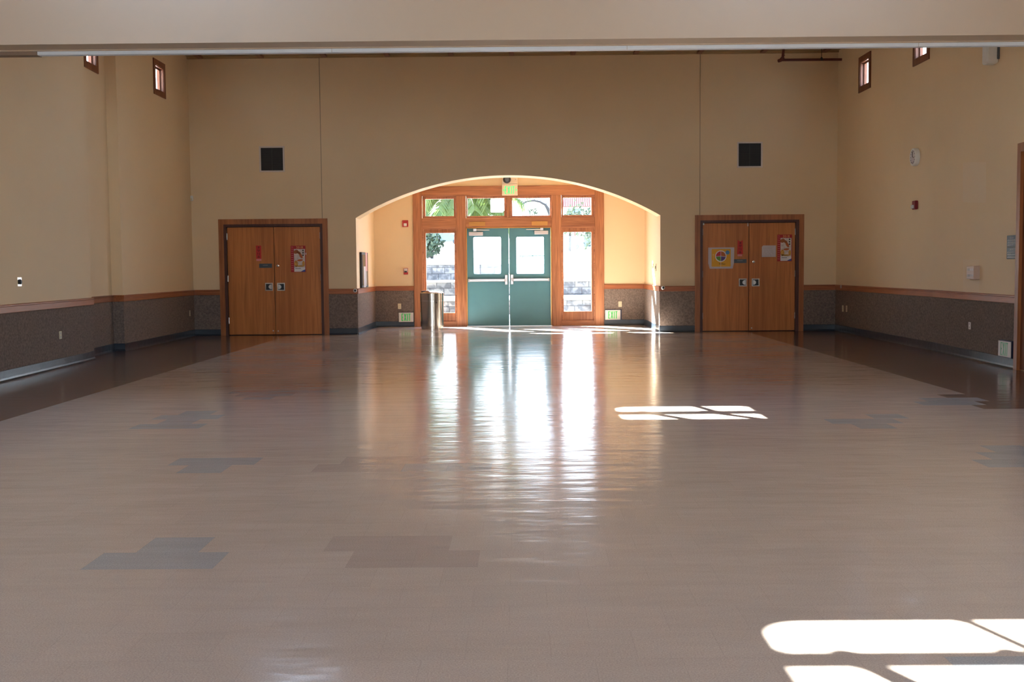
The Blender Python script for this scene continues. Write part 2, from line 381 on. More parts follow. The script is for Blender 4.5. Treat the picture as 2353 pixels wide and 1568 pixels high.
# ------------------------------------------------------------------ floor
def build_floor():
    mb = MB()
    GREY = {(0, -6), (0, -5), (1, -5.5), (8, -7), (9, -7.5), (9, -6.5), (15, -10.5), (15, -9.5), (16, -10), (17, -10.5), (17, -9.5), (18, -10),
            (24, -10), (24, -9), (24, -8), (24, -7), (23, -9.5), (23, -8.5), (22, -9), (8, -2), (8, -1), (15, 9.5), (15, 10.5), (14, 10), (16, 11), (8, 11), (8, 12), (9, 11.5), (9, 12.5), (10, 12),
            (19, 13.5), (19, 14.5), (20, 14), (20, 15), (-5, 5.5), (-5, 6.5), (-4, 7)}
    PINK = {(8, -4), (8, -3), (9, -3.5), (9, -2.5), (1, -2.5), (0, -2), (1, -1.5), (0, -1)}
    r0, r1 = -37, 69
    for r in range(r0, r1+1):
        odd = r % 2; y0, y1 = Y0+r*T, Y0+(r+1)*T
        c = -23.0 if not odd else -23.5
        while X0+c*T < 7.2:
            x0, x1 = max(X0+c*T, -7.1), min(X0+(c+1)*T, 6.9)
            if x1 > x0:
                mi = 2 if (r, c) in GREY else 3 if (r, c) in PINK else 0
                xl_, xr_ = X0-15*T, X0+(17 if r < 18 else 15 if r < 22 else 16)*T      # edges of the brown border
                cuts = [x0]+[v_ for v_ in (xl_, xr_) if x0+1e-4 < v_ < x1-1e-4]+[x1]
                for a_, b_ in zip(cuts, cuts[1:]):
                    m_ = 1 if mi == 0 and not xl_ < (a_+b_)/2 < xr_ else mi
                    mb.face([(a_, y0, 0), (b_, y0, 0), (b_, y1, 0), (a_, y1, 0)], m_)
            c += 1
    ye = Y0+(r1+1)*T
    mb.face([(-7.1, ye, 0), (6.9, ye, 0), (6.9, D2+.05, 0), (-7.1, D2+.05, 0)], 0) if ye < D2+.05 else None
    mb.mi = mb.mi
    n = len(mb.v)
    mb.box((-7.1, Y0+r0*T, -.15), (6.9, D2+.05, -.002)); 
    o = mb.build('floor', [M['tile'], M['tileband'], M['tilegrey'], M['tilepink']])
    tag(o, 'beige glossy vinyl tile floor with brown border and grey patches', 'floor', kind='structure')
build_floor()

# ------------------------------------------------------------------ back wall with arch and two door openings
A0, A1, ZS, ZA = -3.375, 2.912, 2.414, 3.262
acx = (A0+A1)/2; hw = (A1-A0)/2; AR = (hw*hw+(ZA-ZS)**2)/(2*(ZA-ZS))
def arch(x): return ZA-AR+math.sqrt(AR*AR-(x-acx)**2)
DOORS = {}
def px_door(ol, otl, orr, y_top, jl, jr, jt, ll, lm, lr, lt, yb):
    f = lambda x, y=650: at(x, y, D1).x
    return dict(o0=f(ol, 640), o1=f(orr, 640), oz=at((ol+orr)/2, y_top, D1).z, j0=f(jl, 640), j1=f(jr, 640), jz=at((jl+jr)/2, jt, D1).z,
                l0=f(ll, 640), lm=f(lm, 640), l1=f(lr, 640), lz=at((ll+lr)/2, lt, D1).z)
zx = lambda v: 490+v/5.2263
zx2 = lambda v: 1480+v/5.0587
DL = px_door(zx(79), 0, zx(1386), 503.3, zx(140), zx(1325), 515.2, zx(172), zx(731), zx(1290), 521.5, 0)
DR = px_door(zx2(589), 0, zx2(1853), 493.6, zx2(650), zx2(1797), 505.8, zx2(684), zx2(1222), zx2(1759), 512, 0)

def back_wall():
    mb = MB(); y0, y1 = D1, D1+.6
    xl, xr, zt = -6.9, 6.7, ZC+.1
    def col(xa, xb, za, zb=zt):
        if xb-xa > 1e-4: mb.face([(xa, y0, za), (xb, y0, za), (xb, y0, zb), (xa, y0, zb)]); mb.face([(xa, y1, za), (xb, y1, za), (xb, y1, zb), (xa, y1, zb)])
    for (d) in (DL, DR):
        col(d['j0'], d['j1'], d['jz'])
        mb.face([(d['j0'], y0, 0), (d['j0'], y1, 0), (d['j0'], y1, d['jz']), (d['j0'], y0, d['jz'])])
        mb.face([(d['j1'], y0, 0), (d['j1'], y1, 0), (d['j1'], y1, d['jz']), (d['j1'], y0, d['jz'])])
        mb.face([(d['j0'], y0, d['jz']), (d['j1'], y0, d['jz']), (d['j1'], y1, d['jz']), (d['j0'], y1, d['jz'])])
    col(xl, DL['j0'], 0); col(DL['j1'], A0, 0); col(A1, DR['j0'], 0); col(DR['j1'], xr, 0)
    N = 64
    for i in range(N):
        xa, xb = A0+(A1-A0)*i/N, A0+(A1-A0)*(i+1)/N; za, zb = arch(xa), arch(xb)
        mb.face([(xa, y0, za), (xb, y0, zb), (xb, y0, zt), (xa, y0, zt)]); mb.face([(xa, y1, za), (xb, y1, zb), (xb, y1, zt), (xa, y1, zt)])
        mb.face([(xa, y0, za), (xb, y0, zb), (xb, y1, zb), (xa, y1, za)])
    for x, s in ((A0, 0), (A1, 0)): mb.face([(x, y0, 0), (x, y1, 0), (x, y1, ZS), (x, y0, ZS)])
    w = mb.build('wall_back', M['paint']); tag(w, kind='structure', label='tan painted end wall with a broad arched opening', cat='wall')
    for x, zb in ((at(736.5, 300, D1).x, DL['oz']), (at(1608.5, 300, D1).x, DR['oz'])):
        box('control_joint', (x-.006, D1-.002, zb), (x+.006, D1+.004, ZC), M['groove'], w)
    # wainscot, rail on the flat parts of the wall
    for a, b in (((-6.775), DL['o0']), (DL['o1'], A0), (A1, DR['o0']), (DR['o1'], 6.54)):
        pl = [(a, D1), (b, D1)]
        m1 = MB(); sweep(m1, pl, WAINP); m1.build('wainscot', M['carpet'], w)
        m1 = MB(); sweep(m1, pl, RAILP); m1.build('chair_rail', M['rail'], w)
    return w
wall_back = back_wall()
for i, (a, b) in enumerate((((-6.775), DL['o0']), (DL['o1'], A0), (A1, DR['o0']), (DR['o1'], 6.54))):
    m1 = MB(); sweep(m1, [(a, D1), (b, D1)], BASEP); o = m1.build('baseboard_back', M['base'])
    tag(o, 'dark blue cove baseboard of the end wall', 'baseboard', kind='structure', group='end wall baseboards')

# timber ledger at the top of the back wall and rafters
o = box('trim_1', (-6.775, D1-.05, at(1176, 129, D1).z), (6.54, D1, ZC), M['ledger']); tag(o, 'dark timber ledger along the top of the end wall', 'trim', kind='structure')
zr = at(1176, 129.2, D1).z
for px in (462, 602, 747, 891, 1037, 1175, 1316, 1460, 1606, 1751, 1892):
    x = at(px, 130, D1).x
    o = box('ceiling_rafter', (x-.05, 17.7 if px == 747 else 11.5, zr), (x+.05, D1-.05, ZC+.01), M['winwood'], None, .004)
    tag(o, 'dark brown ceiling rafter showing just under the white track', 'rafter', kind='structure', group='ceiling rafters')

# ------------------------------------------------------------------ alcove
ac = MB()
ac.box((A0-.2, D1+.6, 0), (A0, D2, 3.7)); al = ac.build('wall_alcove_left', M['paint']); tag(al, 'left side wall of the entrance alcove', 'wall', kind='structure')
ac = MB(); ac.box((A1, D1+.6, 0), (A1+.2, D2, 3.7)); ar = ac.build('wall_alcove_right', M['paint']); tag(ar, 'right side wall of the entrance alcove', 'wall', kind='structure')
for w, pl, nm in ((al, [(A0, D1), (A0, D2)], 'l'), (ar, [(A1, D2), (A1, D1)], 'r')):
    # the two jambs carry the wainscot round the corner
    m1 = MB(); sweep(m1, pl, WAINP); m1.build('wainscot', M['carpet'], w)
    m1 = MB(); sweep(m1, pl, RAILP); m1.build('chair_rail', M['raily'], w)
    m1 = MB(); sweep(m1, pl, BASEP); o = m1.build('baseboard_alcove', M['base']); tag(o, 'dark baseboard on the %s alcove wall' % ('left' if nm == 'l' else 'right'), 'baseboard', kind='structure')
E0, E1 = at(950.4, 600, D2).x, at(1388, 600, D2).x
EZ = at(1168, 427, D2).z
mb = MB(); seg_slab(mb, (A0-.2, D2), (A1+.2, D2), 0, 3.7, .22, 1, [(E0-(A0-.2)+.04, E1-(A0-.2)-.04, 0, EZ-.03)])
ab = mb.build('wall_alcove_back', M['paint']); tag(ab, 'yellow wall around the wooden entrance frame', 'wall', kind='structure')
for a, b in ((A0, E0), (E1, A1)):
    for prof, m_, nm in ((WAINP, M['carpet'], 'wainscot'), (RAILP, M['rail'], 'chair_rail')):
        m1 = MB(); sweep(m1, [(a, D2), (b, D2)], prof); m1.build(nm, m_, ab)
    m1 = MB(); sweep(m1, [(a, D2), (b, D2)], BASEP); o = m1.build('baseboard_alcove', M['base']); tag(o, 'dark baseboard beside the entrance frame', 'baseboard', kind='structure')
o = box('ceiling_alcove', (A0-.2, D1+.6, 3.6), (A1+.2, D2+.2, 3.75), M['paint']); tag(o, 'ceiling of the entrance alcove', 'ceiling', kind='structure')

# ------------------------------------------------------------------ entrance frame, windows, doors (plane D2)
def X(px, py=600): return at(px, py, D2).x
def Z(py, px=1168): return at(px, py, D2).z
YF = D2-.03     # front face of frame
def fr(name, x0, x1, z0, z1, y0, y1, m, parent, bev=.006): return box(name, (x0, y0, z0), (x1, y1, z1), m, parent, bev)
ent = empty('trim_entrance_frame', (0, D2, 0), 'reddish oak frame holding the teal doors, sidelights and transoms', 'door frame', kind='structure')
zt = EZ; zT0, zT1 = Z(501.0, 1100), Z(449.8, 1100)     # transom opening bottom/top
zM = Z(522.5)
XS = dict(a=X(950.4), b=X(971), c=X(1048.8), d=X(1071.5), e=X(1267.6), f=X(1290.2), g=X(1367), h=X(1388))
fr('post', XS['a'], XS['b'], 0, zt, YF, D2+.15, M['frame'], ent); fr('post', XS['g'], XS['h'], 0, zt, YF, D2+.15, M['frame'], ent)
fr('post', XS['c'], XS['d'], 0, zT1, YF, D2+.15, M['frame'], ent); fr('post', XS['e'], XS['f'], 0, zT1, YF, D2+.15, M['frame'], ent)
mA, mB_ = X(1165, 475), X(1172.4, 475)
fr('mullion', mA, mB_, zT0, zT1, YF+.004, D2+.15, M['frame'], ent)
fr('head_rail', XS['b'], XS['g'], zT1, zt, YF, D2+.15, M['framex'], ent)
fr('middle_rail', XS['b'], XS['c'], zM, zT0, YF+.001, D2+.15, M['framex'], ent); fr('middle_rail', XS['d'], XS['e'], zM, zT0, YF+.001, D2+.15, M['framex'], ent)
fr('middle_rail', XS['f'], XS['g'], zM, zT0, YF+.001, D2+.15, M['framex'], ent)
for a, b in ((XS['b'], XS['c']), (XS['f'], XS['g'])): fr('sill', a, b, 0, .09, YF+.005, D2+.17, M['framex'], ent)
# thin lighter stop around the teal doors
st = MB(); st.box((XS['d'], YF-.004, 0), (XS['d']+.02, D2+.1, zM)); st.box((XS['e']-.02, YF-.004, 0), (XS['e'], D2+.1, zM)); st.box((XS['d'], YF-.004, zM-.02), (XS['e'], D2+.1, zM))
st.build('door_stop', M['plywood'], ent)
for (a, b) in ((1077.4, 1115), (1221.6, 1258.4)):
    fr('wood_plate', X(a, 514), X(b, 514), Z(519.2), Z(509.2), YF-.012, YF, M['plywood'], ent, .002)
wn = [0]
def sash(x0, x1, z0, z1, gx0, gx1, gz0, gz1, label, step=.02, depth=.06):
    wn[0] += 1; w = empty('window_%d' % wn[0], ((x0+x1)/2, D2, z0), label, 'window', kind='structure')
    # stepped bead then sash
    m = MB()
    def ring(a0, a1, b0, b1, c0, c1, d0, d1, y0, y1):   # outer a0..a1,b0..b1 inner c0..c1,d0..d1
        m.box((a0, y0, b0), (c0, y1, b1), .002); m.box((c1, y0, b0), (a1, y1, b1), .002)
        m.box((c0, y0, b0), (c1, y1, d0), .002); m.box((c0, y0, d1), (c1, y1, b1), .002)
    ring(x0, x1, z0, z1, x0+step, x1-step, z0+step, z1-step, YF+.02, D2+.14)
    m.build('bead', M['framex'], w)
    m = MB(); ring(x0+step, x1-step, z0+step, z1-step, gx0, gx1, gz0, gz1, YF+depth, D2+.12)
    m.build('sash', M['frame'], w)
    box('pane', (gx0, D2+.075, gz0), (gx1, D2+.081, gz1), M['glass'], w)
    return w
TW = [((971, 1048.8), (977, 1042.7), (457.4, 496.9)), ((1071.5, 1165), (1072.5+1.5, 1158.6), (455.4, 496.4)), ((1172.4, 1267.6+1), (1177.2, 1263.6), (455, 495.5)), ((1290.2, 1367), (1294, 1359), (454.2, 494.4))]
nm = ['transom window at the far left with palm fronds behind', 'transom window left of the exit sign with a white notice', 'transom window right of the exit sign over the doors', 'transom window at the far right with a red roof beyond']
for (o_, g_, zz), l in zip(TW, nm):
    x0, x1 = X(o_[0], 475), X(o_[1], 475); cxp = (g_[0]+g_[1])/2
    sash(x0, x1, zT0, zT1, X(g_[0], 475), X(g_[1], 475), at(cxp, zz[1], D2).z, at(cxp, zz[0], D2).z, l, .025)
SW = [((971, 1048.8), (978.8, 1044.2), (535.6, 719.6), 'tall left sidelight window behind the steel trash can'), ((1290.2, 1367), (1295, 1359.3), (533.2, 716), 'tall right sidelight window showing stone walls')]
for o_, g_, zz, l in SW:
    cxp = (g_[0]+g_[1])/2
    w = sash(X(o_[0]), X(o_[1]), .09, zM, X(g_[0]), X(g_[1]), at(cxp, zz[1], D2).z, at(cxp, zz[0], D2).z, l, .03, .075)

# teal doors
d3 = empty('door_3', (X(1169.8), D2, 0), 'pair of teal exit doors with push bars and square windows', 'door', kind='structure')
zd = zM-.02
def rounded(x0, x1, z0, z1, r, n=6):
    pts = []
    for cx_, cz_, a0 in ((x1-r, z1-r, 0), (x0+r, z1-r, 90), (x0+r, z0+r, 180), (x1-r, z0+r, 270)):
        for k in range(n+1):
            a = math.radians(a0+90*k/n); pts.append((cx_+r*math.cos(a), cz_+r*math.sin(a)))
    return pts
def leaf_with_window(name, x0, x1, z0, z1, wx0, wx1, wz0, wz1, ya, yb, m, parent, r=.03):
    mb = MB(); inner = rounded(wx0, wx1, wz0, wz1, r); n = len(inner)
    # outer points matched by projecting from window centre to rectangle
    cx_, cz_ = (wx0+wx1)/2, (wz0+wz1)/2; outer = []
    q = n//4
    cor = [(x1, z1), (x0, z1), (x0, z0), (x1, z0)]
    for k in range(4): outer += [cor[k]]*q
    for y in (ya, yb):
        for k in range(n):
            k2 = (k+1) % n
            if outer[k] == outer[k2]: mb.face([(inner[k][0], y, inner[k][1]), (inner[k2][0], y, inner[k2][1]), (outer[k][0], y, outer[k][1])])
            else: mb.face([(inner[k][0], y, inner[k][1]), (inner[k2][0], y, inner[k2][1]), (outer[k2][0], y, outer[k2][1]), (outer[k][0], y, outer[k][1])])
    for k in range(n):
        k2 = (k+1) % n; a, b = inner[k], inner[k2]
        mb.face([(a[0], ya, a[1]), (b[0], ya, b[1]), (b[0], yb, b[1]), (a[0], yb, a[1])])
    for k in range(4):
        a, b = cor[k], cor[(k+1) % 4]; mb.face([(a[0], ya, a[1]), (b[0], ya, b[1]), (b[0], yb, b[1]), (a[0], yb, a[1])])
    lf = mb.build(name, m, parent)
    rim = MB(); o_ = rounded(wx0-.012, wx1+.012, wz0-.012, wz1+.012, r+.008)
    for k in range(n):
        k2 = (k+1) % n
        P = [(inner[k][0], ya-.006, inner[k][1]), (inner[k2][0], ya-.006, inner[k2][1]), (o_[k2][0], ya-.006, o_[k2][1]), (o_[k][0], ya-.006, o_[k][1])]
        rim.face(P); rim.face([P[3], P[2], (P[2][0], ya, P[2][2]), (P[3][0], ya, P[3][2])]); rim.face([P[0], P[1], (P[1][0], ya+.01, P[1][2]), (P[0][0], ya+.01, P[0][2])])
    rim.build('window_rim', M['teal'], lf)
    box('pane', (wx0-.01, (ya+yb)/2-.002, wz0-.01), (wx1+.01, (ya+yb)/2+.002, wz1+.01), M['glass'], lf)
    return lf
YD0, YD1 = D2+.012, D2+.057
xg = X(1169.8)
for side, (a, b, wa, wb, wt, wbm) in enumerate(((XS['d']+.022, xg-.008, 1088.2, 1151.2, 544.8, 630), (xg+.008, XS['e']-.022, 1186.6, 1249.8, 544.4, 629.4))):
    lf = leaf_with_window('door_leaf', a, b, .012, zd, X(wa, 587), X(wb, 587), at((wa+wb)/2, wbm, D2).z, at((wa+wb)/2, wt, D2).z, YD0, YD1, M['teal'], d3)
    s = 1 if side == 0 else -1
    # push bar
    bx = (1078.3, 1160.3, 1166.3) if side == 0 else (1260.5, 1179.5, 1173.5)
    cy = 644.3 if side == 0 else 643.6
    zb = at(bx[1], cy, D2).z
    pb = MB(); xa, xb = X(bx[0], 644), X(bx[1], 644)
    pb.box((min(xa, xb), YD0-.075, zb-.031), (max(xa, xb), YD0-.03, zb+.031), .008)
    bar = pb.build('push_bar', M['alu'], lf)
    for xe in (xa, xb): box('bar_mount', (xe-.02, YD0-.068, zb-.035), (xe+.02, YD0, zb+.035), M['alupaint'], bar, .004)
    xc = X(bx[2]-3*s, 644)
    lt = MB().box((xc-.032, YD0-.055, zb-.105), (xc+.032, YD0, zb+.125), .006).build('latch_case', M['alu'], lf)
    box('latch_bolt', (xc-.014*1+.006*s, YD0-.062, zb-.02), (xc+.018, YD0-.054, zb+.05), M['alupaint'], lt, .002)
    # closer
    c = (1077.6, 1109.9, 532.6, 541) if side == 0 else (1227.7, 1259.7, 531, 539.5)
    cl = MB().box((X(c[0], 536), YD0-.06, Z(c[3])), (X(c[1], 536), YD0, Z(c[2])), .008).build('closer_body', M['alupaint'], lf)
    ab0 = (1087.6, 1095, 525.3, 531.2) if side == 0 else (1241.3, 1248.2, 524.6, 530.4)
    arm = MB().box((X(ab0[0], 528), YD0-.065, Z(ab0[3])), (X(ab0[1], 528), YD0-.01, Z(ab0[2])), .004)
    e = (1124.5, 528.6) if side == 0 else (1208.8, 528)
    arm.tube([(X((ab0[0]+ab0[1])/2, 528), YD0-.05, Z(528)), (X(e[0], 528), YD0-.03, Z(e[1]))], [.014, .007], 8)
    arm.build('closer_arm', M['alu'], cl)
    kx = (a+b)/2
box('threshold', (XS['d'], D2-.05, 0), (XS['e'], D2+.15, .011), M['alu'], d3)

# paper notice taped on the transom glass
nt_ = MB().prism_y(rounded(X(1127, 475), X(1156.5, 475), Z(487.5), Z(456), .02, 3), D2+.062, D2+.066).build('paper_notice', M['thinpaper'])
tag(nt_, 'white paper notice taped inside the transom glass left of the exit sign', 'notice')

# ------------------------------------------------------------------ wooden double doors
def pull(px, py, dirn, parent):      # recessed square pull with paddle
    c = at(px, py, D1); x, z = c.x, c.z; y = YW-.0; s = .082
    m = MB()
    for a in ((-s, -s, s, -s+.022), (-s, s-.022, s, s), (-s, -s+.022, -s+.022, s-.022), (s-.022, -s+.022, s, s-.022)):
        m.box((x+a[0], y-.010, z+a[1]), (x+a[2], y, z+a[3]), .002)
    p = m.build('pull_plate', M['chrome'], parent)
    box('pull_recess', (x-s+.02, y-.003, z-s+.02), (x+s-.02, y+.004, z+s-.02), M['dark'], p)
    d = MB(); n = 12; r = .05
    pts = [(x+dirn*.055, z+r)]+[(x+dirn*(.055-.062*math.sin(math.pi*k/n)), z+r*math.cos(math.pi*k/n)) for k in range(1, n)]+[(x+dirn*.055, z-r)]
    d.prism_y(pts, y-.014, y-.004); d.build('pull_paddle', M['alu'], p)
YW = D1+.05        # front of leaves (recessed behind wall face)
def wooden_door(idx, d, hinge_px, label):
    r = empty('door_%d' % idx, ((d['o0']+d['o1'])/2, D1, 0), label, 'door', kind='structure')
    # casing (mitred)
    m = MB(); y0, y1 = D1-.022, D1+.001
    o0, o1, oz, j0, j1, jz = (d[k] for k in ('o0', 'o1', 'oz', 'j0', 'j1', 'jz'))
    m.prism_y([(o0, 0), (j0, 0), (j0, jz), (o0, oz)], y0, y1); m.prism_y([(o1, 0), (j1, 0), (j1, jz), (o1, oz)], y0, y1); m.prism_y([(o0, oz), (o1, oz), (j1, jz), (j0, jz)], y0, y1)
    m.build('casing', M['casing'], r)
    l0, l1, lz, lm = d['l0'], d['l1'], d['lz'], d['lm']
    m = MB(); m.box((j0, D1-.004, 0), (l0-.004, D1+.2, jz)); m.box((l1+.004, D1-.004, 0), (j1, D1+.2, jz)); m.box((l0-.004, D1-.004, lz+.004), (l1+.004, D1+.2, jz))
    m.build('jamb', M['jamb'], r)
    lv = []
    for a, b in ((l0, lm-.006), (lm+.006, l1)):
        lv.append(box('door_leaf', (a, YW, .014), (b, YW+.045, lz-.004), M['door'], r, .003))
    box('door_backing', (j0-.05, D1+.17, 0), (j1+.05, D1+.22, jz+.05), M['jamb'], r)  # panel added behind the leaves to stop daylight showing in the gaps
    box('astragal', (lm-.02, YW+.046, .014), (lm+.02, YW+.07, lz-.004), M['jamb'], r)
    for (px, py) in hinge_px:
        c = at(px, py, D1); lf = lv[0] if c.x < lm else lv[1]
        h = MB(); h.tube([(c.x, YW-.008, c.z-.065), (c.x, YW-.008, c.z+.065)], .009, 8); h.box((c.x-.012, YW-.003, c.z-.065), (c.x+.012, YW+.002, c.z+.065)); h.build('hinge', M['alu'], lf)
    return r, lv
g = lambda a, b: (490+a/5.2263, 490+b/5.2263)
d1, lv1 = wooden_door(1, DL, [g(157, 282), g(170, 788), g(183, 1293), g(1280, 268), g(1292, 773), g(1303, 1278)], 'oak double doors on the left with a calendar on the right leaf')
g2 = lambda a, b: (1480+a/5.0587, 480+b/5.0587)
d2, lv2 = wooden_door(2, DR, [g2(683, 270), g2(682, 760), g2(681, 1248), g2(1766, 266), g2(1764, 754), g2(1760, 1240)], 'oak double doors on the right with an orange plate poster')
pull(*g(664, 886), 1, lv1[0]); pull(*g(809, 886), -1, lv1[1])
pull(*g2(1152, 857), 1, lv2[0]); pull(*g2(1302, 857), -1, lv2[1])
for p_, lf in ((g(771, 632), lv1[1]), (g2(1279, 616), lv2[1])):
    c = at(*p_, D1); k = MB().lathe((c.x, YW-.016, c.z), [(.012, 0), (.026, .002), (.031, .010), (.031, .016)], 20, 'y').build('deadbolt', M['chrome'], lf, True)
    box('keyhole', (c.x-.003, YW-.0175, c.z-.010), (c.x+.003, YW-.0155, c.z+.010), M['dark'], k)
for p_, lf in ((g(715, 1415), lv1[0]), (g(775, 1418), lv1[1]), (g2(1255, 1388), lv2[1])):
    c = at(*p_, D1); MB().lathe((c.x, YW-.012, c.z), [(.008, 0), (.014, .004), (.014, .012)], 14, 'y').build('floor_bolt', M['alu'], lf, True)
c = at(*g2(695, 172), D1); box('top_stop', (c.x-.02, YW-.012, c.z-.03), (c.x+.015, YW, c.z+.02), M['white'], lv2[0], .004)
c = at(*g2(1212, 175), D1); box('top_latch', (c.x-.01, YW-.012, c.z-.05), (c.x+.008, YW, c.z+.02), M['alu'], lv2[0], .003)

def P1(a, b): return at(*g(a, b), D1)
def P2(a, b): return at(*g2(a, b), D1)
def sheet(name, a, b, m, parent=None, y=None, th=.0015):
    y = YW-.0005 if y is None else y
    return box(name, (a.x, y-th, min(a.z, b.z)), (b.x, y, max(a.z, b.z)), m, parent)
# name plates (small illegible light lettering as strokes)
def plate(a, b, nlet, label):
    o = sheet('door_sign', a, b, M['signgrey'], None, YW, .006); tag(o, label, 'sign', 'slate room signs on the oak doors')
    m = MB(); w = (b.x-a.x); zc = a.z*.62+b.z*.38; x = (a.x+b.x)/2-nlet*.0075
    for k in range(nlet): m.box((x+k*.015, YW-.0075, zc-.010), (x+k*.015+.0035, YW-.006, zc+.010)); m.box((x+k*.015, YW-.0075, zc+(.006 if k % 2 else -.010)), (x+k*.015+.010, YW-.006, zc+(.010 if k % 2 else -.006)))
    m.build('lettering', M['signtext'], o)
plate(P1(545, 608), P1(700, 657), 7, 'dark slate room sign below the red banner, left oak door')
plate(P2(1050, 587), P2(1195, 630), 8, 'dark slate room sign touching the orange plate poster, right oak door')
# red paper banners with brushed characters
def banner(poly, cx_, z0, z1, w, label, wide):
    o = MB().prism_y(poly, YW-.0015, YW).build('red_banner', M['banner']); tag(o, label, 'banner', 'red paper banners on the oak doors')
    m = MB(); hh = (z1-z0)/4
    strokes = [[(-.9, .55, .9, .7), (-.12, -.8, .12, .9), (-.8, -.05, .8, .1), (-.95, -.85, .95, -.68), (.3, .1, .55, .55)],
               [(-.8, .7, .85, .85), (-.8, -.1, -.6, .8), (.6, -.1, .8, .8), (-.8, .2, .8, .34), (-.1, -.95, .12, .6), (-.9, -.6, .9, -.45)],
               [(-.7, -.9, -.5, .9), (-.95, .3, -.3, .45), (0, .6, .9, .75), (.4, -.9, .6, .6), (0, -.2, .95, -.05), (0, -.9, .95, -.75)],
               [(-.1, -.9, .1, .95), (-.8, .55, .8, .68), (-.95, .1, .95, .24), (-.7, -.35, .7, -.22), (-.7, -.8, -.5, -.2), (.5, -.8, .7, -.2), (-.7, -.9, .7, -.74)]]
    for i, st_ in enumerate(strokes):
        zc = z1-hh*(i+.5)
        for (a, b, c_, e) in st_: m.box((cx_+a*w, YW-.0026, zc+b*hh*.42), (cx_+c_*w, YW-.0014, zc+e*hh*.42))
    m.build('brushed_characters', M['ink'], o)
    return o
a, b = P1(505, 390), P1(572, 548)
bn = banner([(a.x, a.z), (b.x, a.z), (b.x, b.z), (a.x, b.z)], (a.x+b.x)/2, b.z+.01, a.z-.01, .033, 'short red paper banner with black characters on the left oak door', .1)
t0, t1 = P1(512, 550), P1(572, 574); box('torn_strip', (t0.x, YW-.0012, t1.z), (t1.x, YW, t0.z), M['pinkprint'], bn)
a, b = P2(1088, 360), P2(1156, 527)
mid = (a.x+b.x)/2
bn = banner([(a.x+.01, a.z), (mid-.02, a.z-.03), (mid+.02, a.z-.03), (b.x-.01, a.z), (b.x-.006, (a.z+b.z)/2), (b.x, b.z), (a.x-.003, b.z), (a.x+.006, (a.z+b.z)/2)], mid, b.z+.01, a.z-.035, .033, 'red paper banner with forked top on the right oak door', .1)
t0, t1 = P2(1092, 530), P2(1145, 552); box('torn_strip', (t0.x, YW-.0012, t1.z), (t1.x, YW, t0.z), M['pinkprint'], bn)
# calendars
def calendar(PP, x0, x1, y0, y1, label):
    a, b = PP(x0, y0), PP(x1, y1); o = sheet('wall_calendar', a, b, M['calred']); tag(o, label, 'calendar', 'red 2018 calendar posters on the oak doors')
    W_, H_ = b.x-a.x, a.z-b.z
    R = lambda u0, u1, v0, v1, mm, k, nm: box(nm, (a.x+u0*W_, YW-.002-k*.0006, a.z-v1*H_), (a.x+u1*W_, YW-.0019, a.z-v0*H_), mm, o)
    R(.22, .96, .125, .82, M['calinner'], 1, 'picture')
    R(.22, .96, .82, .985, M['paper'], 1, 'caption_strip')
    m = MB(); y = YW-.0032
    def blob(cx_, cz_, rx, rz, rot=0):
        pts = []
        for k in range(14):
            t = 2*math.pi*k/14; u, v = rx*math.cos(t), rz*math.sin(t); c_, s_ = math.cos(rot), math.sin(rot)
            pts.append((a.x+cx_*W_+(u*c_-v*s_)*W_, a.z-cz_*H_+(u*s_+v*c_)*W_))
        m.prism_y(pts, y, y+.0008)
    blob(.36, .23, .17, .13, .4); blob(.56, .27, .13, .09, -.6)
    m.build('animal_figure', M['brownprint'], o)
    m = MB(); blob(.68, .38, .09, .20, .5); blob(.62, .55, .20, .07, .1); m.build('red_garment', M['po'], o)
    m = MB(); blob(.35, .68, .13, .22); blob(.85, .68, .09, .18); blob(.60, .77, .33, .05); m.build('flower_field', M['ochre'], o)
    m = MB()
    for k in range(3): m.box((a.x+.78*W_, y, a.z-(.20+.09*k)*H_), (a.x+.88*W_, y+.0008, a.z-(.16+.09*k)*H_)); m.box((a.x+.82*W_, y-.0003, a.z-(.215+.09*k)*H_), (a.x+.845*W_, y+.0008, a.z-(.145+.09*k)*H_))
    for k in range(8): m.box((a.x+(.30+.047*k)*W_, y, a.z-.875*H_), (a.x+(.33+.047*k)*W_, y+.0008, a.z-.85*H_))
    m.build('small_print', M['ink'], o)
    m = MB(); n = 8; m.prism_y([(a.x+.96*W_, a.z-.90*H_), (a.x+.96*W_, a.z-.985*H_), (a.x+.66*W_, a.z-.985*H_), (a.x+.80*W_, a.z-.935*H_)], y, y+.0008); m.build('corner_mark', M['blueprint'], o)
    m = MB()
    for k in range(12):
        zz = a.z-(.05+.078*k)*H_; m.box((a.x+.03*W_, y, zz-.002*H_-.002), (a.x+.10*W_, y+.0008, zz+.004)); m.box((a.x+.11*W_, y, zz-.006), (a.x+.17*W_, y+.0008, zz+.002))
    m.build('month_column', M['pinkprint'], o)
    text('year_number', '2018', (a.x+.60*W_, YW-.0024, a.z-.066*H_), .062, M['gold'], o, sp=1.15, ext=.0006)
    return o
cal = calendar(P1, 922, 1108, 392, 708, 'red 2018 calendar poster on the left oak doors')
c = P1(1107, 488); box('tape_piece', (c.x-.006, YW-.003, c.z-.02), (c.x+.008, YW-.0016, c.z+.02), M['lens'], cal)
calendar(P2, 1555, 1725, 300, 610, 'red 2018 calendar poster on the right oak doors beside a white page')
